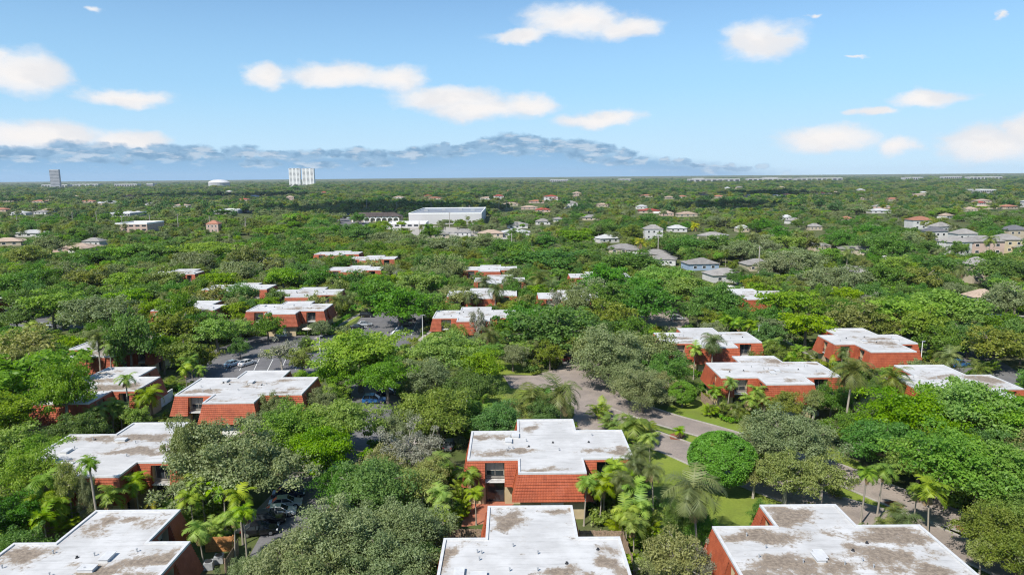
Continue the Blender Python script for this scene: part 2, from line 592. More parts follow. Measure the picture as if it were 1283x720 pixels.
M['mulch'] = ground_material('red_mulch', (0.23, 0.085, 0.05), (0.28, 0.12, 0.07), (0.16, 0.08, 0.05), 0.2, 1.0)
M['paver'] = ground_material('brick_paver', (0.40, 0.15, 0.09), (0.45, 0.2, 0.13), (0.32, 0.13, 0.09), 0.2, 1.2)
M['bark'] = simple('grey_bark', (0.17, 0.145, 0.12), 0.9, 0.3, 2.5, bump=0.4)
M['palebark'] = simple('pale_branch_bark', (0.36, 0.32, 0.28), 0.9, 0.2, 2.5)
M['palmbark'] = simple('palm_trunk_bark', (0.33, 0.29, 0.235), 0.9, 0.25, 2.0)
# foliage
LEAF = {
    'b': leaf_material('bright_leaf', (0.115, 0.225, 0.020), (0.255, 0.375, 0.034), 0.45),
    'd': leaf_material('dark_leaf', (0.066, 0.155, 0.020), (0.145, 0.258, 0.032), 0.42),
    'o': leaf_material('olive_leaf', (0.138, 0.174, 0.070), (0.262, 0.300, 0.132), 0.36, 0.015, 0.22),
    'y': leaf_material('yellow_olive_leaf', (0.130, 0.172, 0.026), (0.260, 0.290, 0.050), 0.42),
    'l': leaf_material('pale_leaf', (0.175, 0.200, 0.060), (0.330, 0.345, 0.115), 0.38),
    's': leaf_material('silver_leaf', (0.185, 0.190, 0.135), (0.30, 0.295, 0.22), 0.25, 0.01),
    'r': leaf_material('clipped_leaf', (0.085, 0.205, 0.016), (0.160, 0.310, 0.026), 0.34, 0.01, 0.15),
}
LEAF['far'] = leaf_material('far_leaf', (0.036, 0.098, 0.026), (0.085, 0.172, 0.040), 0.28)
FROND = {
    'c': leaf_material('bright_frond', (0.120, 0.225, 0.020), (0.300, 0.380, 0.036), 0.40, .02, .5),
    'k': leaf_material('coconut_frond', (0.095, 0.145, 0.026), (0.230, 0.250, 0.050), 0.36, .02, .5),
    'q': leaf_material('drooping_frond', (0.080, 0.120, 0.032), (0.175, 0.205, 0.062), 0.30, .02, .4),
    'a': leaf_material('areca_frond', (0.105, 0.200, 0.018), (0.270, 0.340, 0.030), 0.38, .02, .5),
    'g': leaf_material('golden_frond', (0.38, 0.33, 0.025), (0.52, 0.46, 0.055), 0.40),
}

# ------------------------------------------------------------------ ground, roads, lawns
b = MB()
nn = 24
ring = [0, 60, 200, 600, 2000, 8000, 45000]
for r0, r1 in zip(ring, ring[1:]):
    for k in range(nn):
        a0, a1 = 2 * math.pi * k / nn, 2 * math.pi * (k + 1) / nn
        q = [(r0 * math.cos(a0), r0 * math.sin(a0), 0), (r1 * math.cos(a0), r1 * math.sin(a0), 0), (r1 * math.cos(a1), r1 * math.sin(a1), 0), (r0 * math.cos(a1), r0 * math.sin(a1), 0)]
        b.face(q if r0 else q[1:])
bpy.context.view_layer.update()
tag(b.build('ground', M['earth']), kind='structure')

NOBUSH = []
BLOCKED = []            # world polygons where no tree trunk may stand


def sheet(name, px, z, m, block=True):
    pts = [P(x, y, 0) for x, y in px]
    (BLOCKED if block else NOBUSH).append([(p.x, p.y) for p in pts])
    bb = MB()
    bb.face([(p.x, p.y, z) for p in pts])
    me = bb.mesh(name, m)
    o = link(name, me)
    if me.polygons[0].normal.z < 0:
        me.flip_normals()
    tag(o, kind='structure')
    return o


def catmull(pts, n=8):
    out = []
    q = [pts[0]] + pts + [pts[-1]]
    for i in range(1, len(q) - 2):
        for k in range(n):
            t = k / n
            p0, p1, p2, p3 = q[i - 1], q[i], q[i + 1], q[i + 2]
            out.append(0.5 * ((2 * p1) + (p2 - p0) * t + (2 * p0 - 5 * p1 + 4 * p2 - p3) * t * t + (3 * p1 - p0 - 3 * p2 + p3) * t ** 3))
    out.append(pts[-1])
    return out


def road(name, px, width, z=0.012, m=None, kerb=True, block=True):
    pts = catmull([P(x, y, 0) for x, y in px])
    L, Rr = [], []
    for i, p in enumerate(pts):
        d = (pts[min(i + 1, len(pts) - 1)] - pts[max(i - 1, 0)]).normalized()
        nrm = Vector((-d.y, d.x, 0))
        L.append(p + nrm * width / 2)
        Rr.append(p - nrm * width / 2)
    bb = MB()
    for i in range(len(pts) - 1):
        q = [Rr[i], Rr[i + 1], L[i + 1], L[i]]
        bb.face([(v.x, v.y, z) for v in q])
    o = bb.build(name, m or M['asphalt'])
    tag(o, kind='structure')
    if block:
        BLOCKED.append([(p.x, p.y) for p in L] + [(p.x, p.y) for p in Rr[::-1]])
    if kerb:
        kb = MB()
        for side, sg in ((L, 1), (Rr, -1)):
            for i in range(len(pts) - 1):
                d = (side[i + 1] - side[i])
                if d.length < 1e-4:
                    continue
                d.normalize()
                nr = Vector((-d.y, d.x, 0)) * sg * 0.32
                a, c = side[i], side[i + 1]
                a2, c2 = a + nr, c + nr
                for q in ([(a.x, a.y, 0), (c.x, c.y, 0), (c.x, c.y, .13), (a.x, a.y, .13)],
                          [(a.x, a.y, .13), (c.x, c.y, .13), (c2.x, c2.y, .13), (a2.x, a2.y, .13)],
                          [(a2.x, a2.y, .13), (c2.x, c2.y, .13), (c2.x, c2.y, 0), (a2.x, a2.y, 0)]):
                    kb.face(q)
        tag(kb.build('kerb', M['concrete']), kind='structure')
    return o


LAWNZ = 0.004
sheet('lawn', [(838, 508), (880, 500), (948, 520), (1010, 545), (1080, 580), (1075, 592), (1010, 572), (930, 545), (880, 531), (832, 520)], LAWNZ, M['lawn'])
sheet('lawn', [(805, 560), (822, 556), (870, 585), (960, 622), (1010, 640), (1000, 665), (870, 700), (820, 690), (822, 630)], LAWNZ, M['lawn'])
sheet('lawn', [(812, 533), (900, 553), (1000, 590), (1100, 628), (1283, 698), (1283, 704), (1100, 636), (1000, 603), (880, 560)], LAWNZ, M['lawn'], False)
sheet('lawn', [(615, 447), (655, 456), (668, 470), (640, 468), (612, 470)], LAWNZ, M['lawn'], False)
sheet('lawn', [(560, 500), (620, 470), (660, 480), (690, 530), (640, 560), (560, 545)], LAWNZ, M['lawn'], False)
sheet('lawn', [(975, 425), (990, 430), (1020, 452), (1005, 455), (985, 440)], LAWNZ, M['lawn'])
sheet('lawn', [(425, 400), (455, 380), (470, 385), (440, 405), (412, 422)], LAWNZ, M['lawn'])
sheet('lawn', [(0, 405), (60, 392), (62, 397), (0, 414)], LAWNZ, M['lawn'])
sheet('lawn', [(520, 425), (545, 415), (560, 432), (540, 445)], LAWNZ, M['lawn'])
# entrance road with a planted median, running from the junction down to the right
sheet('road_junction', [(630, 470), (668, 470), (712, 458), (752, 450), (775, 470), (775, 492), (800, 512), (790, 535), (760, 560), (715, 545), (720, 510), (690, 492), (640, 486)], 0.008, M['asphalt'])
road('road', [(778, 506), (830, 524), (890, 541), (960, 563), (1040, 589), (1110, 618), (1190, 650), (1300, 697)], 6.4)
road('road', [(742, 530), (790, 541), (840, 558), (900, 583), (970, 610), (1045, 634), (1110, 653), (1180, 674), (1300, 724)], 6.6)
# car parks
sheet('car_park', [(232, 470), (262, 440), (318, 421), (425, 419), (432, 466), (300, 470), (285, 480), (235, 482)], 0.008, M['asphalt_dark'])
sheet('car_park', [(425, 432), (452, 398), (480, 390), (535, 392), (530, 412), (520, 428), (500, 440), (440, 440)], 0.012, M['asphalt_dark'])
sheet('car_park', [(440, 480), (505, 476), (500, 520), (480, 560), (430, 590), (410, 640), (370, 700), (310, 700), (360, 610), (400, 575), (440, 540)], 0.008, M['asphalt_dark'])
sheet('car_park', [(792, 391), (860, 388), (864, 406), (850, 414), (795, 414)], 0.008, M['asphalt'])
sheet('car_park', [(1130, 424), (1180, 428), (1190, 442), (1150, 445)], 0.008, M['asphalt_dark'])
sheet('car_park', [(1185, 440), (1235, 440), (1283, 470), (1283, 500), (1240, 478), (1195, 462)], 0.008, M['asphalt_dark'])
sheet('car_park', [(0, 412), (20, 402), (75, 393), (118, 398), (120, 408), (60, 418)], 0.008, M['asphalt_dark'])
sheet('car_park', [(700, 440), (790, 440), (790, 478), (700, 470)], 0.004, M['asphalt_dark'], False)
sheet('car_park', [(1225, 395), (1283, 395), (1283, 405), (1225, 405)], 0.008, M['concrete'])
sheet('car_park', [(395, 283), (520, 281), (640, 291), (640, 300), (395, 296)], 0.008, M['concrete'])
sheet('car_park', [(380, 268), (468, 266), (460, 284), (380, 284)], 0.012, M['asphalt_dark'])
road('footpath', [(300, 668), (345, 622), (372, 592), (390, 575)], 1.8, 0.02, M['concrete'], False)
road('footpath', [(396, 424), (418, 411), (440, 399), (456, 391)], 1.5, 0.02, M['concrete'], False)
road('footpath', [(980, 424), (1000, 436), (1018, 449)], 1.2, 0.02, M['concrete'], False)
road('footpath', [(512, 440), (528, 424), (548, 408)], 1.2, 0.02, M['concrete'], False)
sheet('lawn', [(330, 438), (402, 433), (404, 441), (332, 446)], 0.016, M['lawn'], False)
sheet('planting_bed', [(838, 544), (850, 541), (860, 546), (852, 551), (840, 550)], 0.02, M['mulch'], False)
sheet('planting_bed', [(1108, 628), (1122, 627), (1134, 634), (1124, 640), (1110, 637)], 0.02, M['mulch'], False)
sheet('planting_bed', [(1196, 659), (1212, 657), (1220, 664), (1206, 668)], 0.02, M['mulch'], False)
sheet('patio', [(585, 628), (648, 628), (612, 655), (578, 660)], 0.02, M['paver'])
# parking bay stripes
sb = MB()
for px0, py0, px1, py1 in [(283, 464, 291, 449), (300, 464, 308, 449), (318, 464, 325, 449), (335, 464, 342, 450), (352, 463, 358, 450), (370, 463, 375, 450), (388, 462, 391, 450),
                           (440, 416, 452, 402), (452, 418, 463, 404), (495, 422, 505, 404), (515, 420, 522, 404)]:
    a, c = P(px0, py0), P(px1, py1)
    d = (c - a).normalized()
    n_ = Vector((-d.y, d.x, 0)) * 0.07
    sb.face([(v.x, v.y, 0.020) for v in (a - n_, c - n_, c + n_, a + n_)])
tag(sb.build('parking_marking', M['line']), kind='structure')

# ------------------------------------------------------------------ townhouse blocks
H0, H1Z, HR = 3.0, 6.55, 6.55
OFF = 0.85


def cross_poly(L, Wd, sw, sb_, sf):
    return [(-sw, -Wd - sf), (sw, -Wd - sf), (sw, -Wd), (L, -Wd), (L, Wd), (sw, Wd), (sw, Wd + sb_), (-sw, Wd + sb_), (-sw, Wd), (-L, Wd), (-L, -Wd), (-sw, -Wd)]


def frame_edges(poly):
    n = len(poly)
    E = []
    for i in range(n):
        a, c = Vector(poly[i]), Vector(poly[(i + 1) % n])
        d = (c - a)
        l = d.length
        d = d / l
        E.append((a, c, d, Vector((d.y, -d.x)), l))
    return E


def offset_pt(poly, E, i, o):
    n = len(poly)
    p = Vector(poly[i]) + (E[i - 1][3] + E[i][3]) * o
    return p


TYPES = {
    # polygon, niches (edge index, centre along the edge, width)
    'wide': (cross_poly(11.4, 5.2, 4.4, 4.9, 4.5), [(10, 3.7, 2.7), (2, 3.3, 2.7), (4, 3.5, 2.4), (8, 3.5, 2.4), (1, 2.4, 1.7), (11, 2.1, 1.7), (5, 2.4, 2.0), (7, 2.4, 2.0), (3, 3.0, 2.0), (9, 7.0, 2.0)]),
    'long': (cross_poly(9.4, 4.3, 4.9, 7.2, 7.2), [(10, 2.3, 2.0), (2, 2.3, 2.0), (4, 2.2, 2.0), (8, 2.2, 2.0), (5, 3.2, 2.8), (7, 3.8, 2.8), (1, 3.2, 2.4), (11, 3.6, 2.4), (3, 4.2, 2.2), (9, 4.2, 2.2)]),
}
NC = 10
PROTO = {}


def build_type(tn):
    poly, niches = TYPES[tn]
    E = frame_edges(poly)
    n = len(poly)
    niche = {e: (s - w / 2, s + w / 2) for e, s, w in niches if e not in ()}
    # ---- mansard of tile courses
    mb = MB()
    zs = [H0 + (H1Z - H0) * k / NC for k in range(NC + 1)]
    os_ = [OFF * (1 - k / NC) for k in range(NC + 1)]
    TOPC = 9

    def pt(i, s, o, z):
        a, c, d, nr, l = E[i]
        if s <= 0:
            q = offset_pt(poly, E, i, o)
        elif s >= l:
            q = offset_pt(poly, E, (i + 1) % n, o)
        else:
            q = a + d * s + nr * o
        return (q.x, q.y, z)
    for i in range(n):
        l = E[i][4]
        for k in range(NC):
            segs = [(0, l)]
            if i in niche and k < TOPC:
                segs = [(0, niche[i][0]), (niche[i][1], l)]
            for s0, s1 in segs:
                ob, ot = os_[k] + 0.10, os_[k + 1]
                uv = [(s0, zs[k]), (s1, zs[k]), (s1, zs[k + 1] - .001), (s0, zs[k + 1] - .001)]
                mb.face([pt(i, s0, ob, zs[k]), pt(i, s1, ob, zs[k]), pt(i, s1, ot, zs[k + 1]), pt(i, s0, ot, zs[k + 1])], 0, uv)
                inner = os_[k] if k else -0.15
                mb.face([pt(i, s0, inner, zs[k]), pt(i, s1, inner, zs[k]), pt(i, s1, ob, zs[k]), pt(i, s0, ob, zs[k])][::-1], 0)
        if i in niche:
            s0, s1 = niche[i]
            zt = zs[TOPC]
            for s in (s0, s1):
                mb.face([pt(i, s, -0.15, H0), pt(i, s, OFF + .05, H0), pt(i, s, os_[TOPC], zt), pt(i, s, -0.15, zt)], 0)
            mb.face([pt(i, s0, -0.15, zt), pt(i, s1, -0.15, zt), pt(i, s1, os_[TOPC] + .05, zt), pt(i, s0, os_[TOPC] + .05, zt)], 0)
    root = empty('townhouse_block', (0, 0, 0))
    mb.build('tiled_mansard', M['tile'], root)
    # ---- walls, set back at every balcony niche
    wb = MB()
    DEEP = -0.85
    for i in range(n):
        l = E[i][4]
        segs = [(0, l)]
        if i in niche:
            s0, s1 = niche[i]
            segs = [(0, s0), (s1, l)]
            zt = zs[TOPC]
            wb.face([pt(i, s0, DEEP, 0), pt(i, s1, DEEP, 0), pt(i, s1, DEEP, zt), pt(i, s0, DEEP, zt)])
            for q0 in (s0, s1):
                wb.face([pt(i, q0, DEEP, 0), pt(i, q0, -.15, 0), pt(i, q0, -.15, zt), pt(i, q0, DEEP, zt)])
            wb.face([pt(i, s0, DEEP, zt), pt(i, s1, DEEP, zt), pt(i, s1, -.15, zt), pt(i, s0, -.15, zt)])
            wb.face([pt(i, s0, -.15, zt), pt(i, s1, -.15, zt), pt(i, s1, -.15, H1Z - .05), pt(i, s0, -.15, H1Z - .05)])
        for s0, s1 in segs:
            wb.face([pt(i, s0, -.15, 0), pt(i, s1, -.15, 0), pt(i, s1, -.15, H1Z - .05), pt(i, s0, -.15, H1Z - .05)])
    wb.build('wall', M['cream'], root)
    # ---- parapet cap
    pb = MB()
    z0, z1 = H1Z - 0.1, H1Z + 0.16
    for i in range(n):
        l = E[i][4]
        pb.face([pt(i, 0, .10, z0), pt(i, l, .10, z0), pt(i, l, .10, z1), pt(i, 0, .10, z1)])
        pb.face([pt(i, 0, .10, z1), pt(i, l, .10, z1), pt(i, l, -.2, z1), pt(i, 0, -.2, z1)])
        pb.face([pt(i, 0, -.2, z1), pt(i, l, -.2, z1), pt(i, l, -.2, H1Z - .05), pt(i, 0, -.2, H1Z - .05)])
    pb.build('parapet', M['cap'], root)
    # ---- windows in the niches
    for j, (i, s, w) in enumerate(niches):
        a, c, d, nr, l = E[i]
        ang = math.atan2(d.y, d.x)
        for zlo, zhi, nm in ((3.75, 6.0, 'window'), (0.1, 2.75, 'patio_door')):
            fb = MB()
            hw = w / 2 - 0.12
            t = 0.07
            for x0, x1, za, zb in ((-hw, -hw + t, zlo, zhi), (hw - t, hw, zlo, zhi), (-hw + t, hw - t, zlo, zlo + t), (-hw + t, hw - t, zhi - t, zhi), (-.035, .035, zlo + t, zhi - t)):
                fb.box(x0, x1, -0.10, 0.02, za, zb)
            if nm == 'window':
                fb.box(-hw - .1, hw + .1, -0.22, 0.0, zlo - .12, zlo)
            o = fb.build(nm, M['frame'] if nm == 'window' else M['dark'], root)
            q = a + d * s + nr * -0.85
            o.location = (q.x, q.y, 0)
            o.rotation_euler = (0, 0, ang)
            gb = MB()
            gb.face([(-hw + t, -0.03, zlo + t), (-.035, -0.03, zlo + t), (-.035, -0.03, zhi - t), (-hw + t, -0.03, zhi - t)])
            gb.face([(.035, -0.03, zlo + t), (hw - t, -0.03, zlo + t), (hw - t, -0.03, zhi - t), (.035, -0.03, zhi - t)])
            if nm == 'window' and j % 2 == 0:
                gb.face([(-hw + t, -0.034, zlo + .9), (-.035, -0.034, zlo + .9), (-.035, -0.034, zhi - t), (-hw + t, -0.034, zhi - t)], 1)
                gb.face([(.035, -0.034, zlo + .9), (hw - t, -0.034, zlo + .9), (hw - t, -0.034, zhi - t), (.035, -0.034, zhi - t)], 1)
            gb.build('pane', [M['glass'], M['blind']], o)
        kb = MB()
        hw = w / 2 - .02
        kb.box(-hw, hw, -1.1, -.07, 3.3, 3.46)
        bal = kb.build('balcony', M['white'], root)
        q = a + d * s + nr * -0.85
        bal.location = (q.x, q.y, 0)
        bal.rotation_euler = (0, 0, ang)
        kb = MB()
        kb.box(-hw, hw, -1.08, -1.04, 4.36, 4.42)
        for jj in range(int(w / .16)):
            xx = -hw + .05 + jj * .16
            kb.box(xx, xx + .03, -1.075, -1.045, 3.462, 4.358)
        kb.build('railing', M['dark'], bal)
    # ---- entrance doors on the stub fronts
    for i in (0, 6):
        a, c, d, nr, l = E[i]
        db = MB()
        db.box(-1.5, 1.5, -0.06, 0.03, 0.02, 2.35)
        o = db.build('garage_door', M['white'], root)
        q = a + d * (l * .5) + nr * -0.17
        o.location = (q.x, q.y, 0)
        o.rotation_euler = (0, 0, math.atan2(d.y, d.x))
    root['proto'] = 1
    return root


def roof_mesh(tn, blobs, seed):
    poly, _ = TYPES[tn]
    xs = sorted({p[0] for p in poly})
    ys = sorted({p[1] for p in poly})
    rects = [(xs[0], xs[-1], ys[1], ys[2]), (xs[1], xs[2], ys[0], ys[1]), (xs[1], xs[2], ys[2], ys[3])]
    vs, fs, st = [], [], []
    for x0, x1, y0, y1 in rects:
        x0, x1 = x0 + (.18 if x0 == xs[0] or True else 0), x1 - .18
        if (y0, y1) == (ys[1], ys[2]):
            y0, y1 = y0 + .0, y1 - .0
        nx, ny = max(2, int((x1 - x0) / .45)), max(2, int((y1 - y0) / .45))
        bse = len(vs)
        for j in range(ny + 1):
            for i in range(nx + 1):
                x, y = x0 + (x1 - x0) * i / nx, y0 + (y1 - y0) * j / ny
                vs.append((x, y, HR))
                v = 0.0
                w1 = mnoise.noise_vector(Vector((x * .22, y * .30, seed * 7.3)))
                w2 = mnoise.noise_vector(Vector((x * .75, y * .9, seed * 3.1 + 40)))
                xs_, ys_ = x, y
                x, y = x + w1.x * 2.6 + w2.x * .7, y + w1.y * 1.8 + w2.y * .6
                for bx, by, rx, ry, s in blobs:
                    d = math.sqrt(((x - bx) / rx) ** 2 + ((y - by) / ry) ** 2)
                    v = max(v, s * max(0, min(1, 1.3 - d * .68)))
                x, y = xs_, ys_
                st.append(v)
        for j in range(ny):
            for i in range(nx):
                q = bse + j * (nx + 1) + i
                fs.append((q, q + 1, q + nx + 2, q + nx + 1))
    me = bpy.data.meshes.new('roof')
    me.from_pydata(vs, [], fs)
    at = me.attributes.new('stain', 'FLOAT', 'POINT')
    at.data.foreach_set('value', st)
    me.materials.append(M['roof'])
    return me


# shared small roof fittings
_b = MB(); _b.box(-.75, .75, -.45, .45, 0, .3); _b.box(-.82, .82, -.52, .52, .3, .36)
VENTBOX = _b.mesh('skylight', M['cap'])
_b = MB(); _b.lathe([(.06, 0), (.06, .3), (.10, .3), (.10, .4), (0, .42)], 8)
PIPE = _b.mesh('vent_pipe', M['grey'])
_b = MB(); _b.lathe([(.2, 0), (.17, .05), (.12, .08), (.12, .2), (.0, .22)], 10)
DRAIN = _b.mesh('roof_vent', M['dark'])

HOUSES = []


def townhouse(label, tn, cx, cy, blobs=None, amount=5, seed=0, rz=0.0, short=None, tint=None):
    rng = random.Random(seed * 13 + 5)
    if tn not in PROTO:
        PROTO[tn] = build_type(tn)
        r = PROTO[tn]
        del r['proto']
    else:
        r = copy_tree(PROTO[tn])
        for ch in [c_ for c_ in r.children if c_.name.split('.')[0] == 'roof']:
            for g in list(ch.children):
                bpy.data.objects.remove(g)
            bpy.data.objects.remove(ch)
    r.location = (cx, cy, 0)
    r.rotation_euler = (0, 0, rz)
    poly = TYPES[tn][0]
    xs = sorted({p[0] for p in poly}); ys = sorted({p[1] for p in poly})
    bl = list(blobs or [])
    for _ in range(amount + (3 if seed > 5 else 0)):
        if rng.random() < .6:
            x, y = rng.uniform(xs[0], xs[-1]), rng.uniform(ys[1], ys[2])
        else:
            x, y = rng.uniform(xs[1], xs[2]), rng.uniform(ys[0], ys[-1])
        bl.append((x, y, rng.uniform(1.0, 3.4), rng.uniform(.6, 1.5), rng.uniform(.55, .95)))
    roof = link('roof', roof_mesh(tn, bl, seed), r)
    for me, k in ((VENTBOX, 2), (PIPE, 7), (DRAIN, 3)):
        for _ in range(k):
            o = link(me.name.split('.')[0], me, roof)
            o.location = (rng.uniform(xs[0] * .8, xs[-1] * .8), rng.uniform(ys[1] * .7, ys[2] * .7), HR)
            o.rotation_euler = (0, 0, rng.choice((0, math.pi / 2)))
    tag(r, label, 'townhouse', 'red-tiled townhouse blocks of the estate')
    cs, sn = math.cos(rz), math.sin(rz)
    HOUSES.append((cx, cy, [(cx + x * cs - y * sn, cy + x * sn + y * cs) for x, y in poly]))
    if short:
        px, py, _ = proj(cx, cy, 5)
        mark(short, px, py)
    return r


townhouse('cross-shaped townhouse block in the centre with clean white roof and bright red tiled front', 'wide', 5.1, 94.3,
          [(-8.0, 3.3, 2.3, 1.0, .95), (-6.5, -2.4, 4.0, .8, .95), (5.6, -2.0, 1.5, .7, .8), (9.6, -2.6, 1.8, 1.2, .85), (-.5, -8.6, 2.5, .7, .95), (-2.0, 7.3, 1.2, 1.2, .9)], 0, 1, short='the central red-fronted block')
townhouse('white-roofed townhouse block cut by the bottom edge, just in front of the central block', 'long', 1.9, 63.9,
          [(-2.7, 9.2, 2.3, 1.7, 1), (3.2, 10.4, 1.6, .6, .9), (-8.6, .5, .9, 2.6, 1), (8.2, -.5, .9, 2.3, 1), (2.7, -2.2, 2, .8, .95)], 0, 2, short='the bottom-edge middle roof')
townhouse('townhouse block in the lower right corner, its flat roof heavily stained brown', 'wide', 33.4, 65.0,
          [(-6.5, 3.2, 3.6, 1.4, 1), (-7, -2.8, 5.5, 1.8, 1), (-2, 7.6, 2.6, 1.9, 1), (7, 3.4, 4.2, 1.3, 1), (5, -1.0, 4, 1.6, 1), (8, -4, 3, 1.2, .95), (1.5, .8, .8, 1.2, .8)], 2, 3, short='the stained lower-right roof')
townhouse('block in the lower left corner with a dark tiled side and streaked white roof', 'long', -44.3, 63.7,
          [(-2.2, 8.0, 1.9, 1.6, .9), (-7.6, 2.2, 2.0, 1.8, .9), (3.5, -.2, 2.2, .9, 1), (6.6, 1.2, 2.6, 1.2, 1), (3.0, 8.5, 1.2, 1.6, .6), (5.5, -2.5, 2.4, 1.1, 1)], 2, 4, short='the lower-left corner block')
townhouse('brown-streaked block behind the lower left corner block, with a balcony window facing forward', 'wide', -56.4, 94.4,
          [(-6.5, 3.8, 3.2, 1.1, 1), (0, 4.2, 3.6, 1.6, 1), (2.5, -1.5, 4.5, 1.2, 1), (-4, -6, 1.5, 2, .5), (6.5, 1.5, 3, 1.2, .9)], 2, 5, short='the brown-streaked left block')
townhouse('orange-fronted block beside the car park with two parked cars behind it', 'wide', -49.6, 123.9,
          [(-7.5, -2.6, 2.8, 1.2, .75), (2, 1.0, 2.5, 1.2, .7), (-1, -7.5, 3, .8, .6), (7.5, -2, 2, 1, .7), (5, 3.5, 2.4, .9, .7)], 1, 6, short='the car-park block')
townhouse('tan-stained block among palms on the left, with a dark shaded front', 'long', -79.1, 126.0,
          [(-6.5, 1.0, 3, 2.2, .9), (2.5, -1.5, 4.5, 1.6, 1.0), (0, 2.5, 3, 1.2, .8), (-2, 8, 2, 2, .5), (6, -2.5, 2.5, 1.2, 1)], 1, 7, short='the tan-stained block')
townhouse('grey-roofed block half hidden by palms near the left car park', 'long', -92.9, 157.7, [(0, 0, 7, 7, .75), (0, 7, 5, 5, .8), (0, -7, 5, 5, .7)], 4, 8, short='the palm-hidden grey roof')
townhouse('orange block with a dark right side and a patio umbrella in front', 'wide', -67.0, 202.8, [(-5, 1, 3, 1, .5)], 3, 9, short='the umbrella block')
townhouse('white-roofed block behind small palms, right of the big olive tree', 'wide', 46.4, 159.5, [(7.5, 3, 2.5, 1, .8), (-6, -3.8, 2.6, .8, .9)], 1, 10, short='the palm-fronted white block')
townhouse('orange block beside the round bush, with lawn and hedge before it', 'wide', 51.5, 131.8,
          [(2.5, 5.6, 3.6, 2.4, .85), (-3, -1, 2.4, .9, .7), (8, -2, 2, 1, .7), (1, -7.5, 2, 1.0, .65)], 2, 11, short='the hedge-fronted block')
townhouse('orange block on the right with two window openings under a white roof', 'long', 83.2, 156.2, [(3, -7, 2.6, 1.6, .6), (-1.5, 2.5, 1.4, .7, .7), (4, 2, 2, 1, .4)], 1, 12, short='the right-hand orange block')
townhouse('white roof behind the huge right-hand tree, its corner at the right edge', 'long', 82.3, 122.4, [(6.5, 1, 2.5, 3.4, .9), (-2, 7, 2, 1.4, .4)], 2, 13, short='the tree-hidden roof')
townhouse('small corner of a red block between dark trees, right of the centre', 'wide', 77.4, 219.3, None, 3, 14, short='the half-buried red block')
townhouse('front block of the middle row, its roof grey-white and the left corner red', 'wide', -10.6, 190.4, [(0, 0, 8, 3, .35)], 2, 15, short='the front middle-row block')
townhouse('second block of the middle row, partly hidden by pale shrubs', 'wide', -9.9, 225.2, None, 2, 16, short='the second middle-row block')
townhouse('third block of the middle row, a small red end showing', 'long', -4.6, 256.1, None, 2, 17, short='the third middle-row block')
townhouse('rear block of the middle row with a long red front', 'wide', -9.3, 288.7, None, 2, 18, short='the rear middle-row block')
townhouse('block with a bright red wall right of the middle row', 'wide', 19.9, 219.6, None, 2, 19, short='the bright-walled red block')
townhouse('pale roof glimpsed between big dark trees behind the centre', 'wide', 34.0, 264.4, None, 2, 20, short='the half-hidden pale roof')
townhouse('block with a red front behind the umbrella block', 'wide', -70.2, 230.7, None, 3, 21, short='the block behind the umbrella')
townhouse('white roof low among trees, left of the umbrella block', 'wide', -98.1, 243.0, None, 2, 22, short='the low white roof')
townhouse('white and grey roof behind the left car park trees', 'long', -98.2, 204.0, [(-4, -2, 5, 4, .6)], 2, 23, short='the grey-white roof')
townhouse('small red-ended block far left of the middle row', 'long', -122.6, 322.9, None, 3, 24, short='the small red-ended block')
townhouse('block with a red left corner, third behind the umbrella block', 'wide', -90.1, 354.0, None, 2, 25, short='the far red-cornered block')
townhouse('long low block with two red ends behind the dark tree pair', 'wide', -67.7, 330.6, None, 2, 26, short='the two-ended far block')
townhouse('white roof just behind the dark tree pair', 'wide', -66.9, 291.4, None, 2, 27, short='the lone far white roof')
townhouse('brown-fronted block among trees on the left', 'long', -140.1, 282.9, [(0, 0, 8, 8, .5)], 3, 28, short='the brown-fronted left block')
townhouse('red block cut by the left edge above the car park', 'wide', -181.5, 220.0, None, 3, 29, short='the block at the left edge')

# ------------------------------------------------------------------ suburban houses with pitched roofs
SUB = {}


def sub_mats():
    for k, (c0, c1) in {'grey': ((0.22, 0.205, 0.19), (0.33, 0.31, 0.285)), 'terracotta': ((0.30, 0.125, 0.075), (0.40, 0.195, 0.125)), 'tan': ((0.34, 0.25, 0.185), (0.45, 0.35, 0.27)), 'white': ((0.40, 0.40, 0.40), (0.52, 0.515, 0.50)), 'dark': ((0.10, 0.10, 0.11), (0.16, 0.155, 0.16)), 'brick red': ((0.28, 0.06, 0.04), (0.38, 0.09, 0.06))}.items():
        SUB['roof_' + k] = tile_material('roof_tiles_' + k.replace(' ', '_'), c0, c1)
    for k, c in {'cream': (0.42, 0.36, 0.27), 'white': (0.50, 0.49, 0.475), 'blue': (0.27, 0.35, 0.45), 'pink': (0.46, 0.34, 0.28), 'yellow': (0.46, 0.385, 0.25)}.items():
        SUB['wall_' + k] = simple('house_wall_' + k, c, 0.85, 0.08, 0.5)


sub_mats()


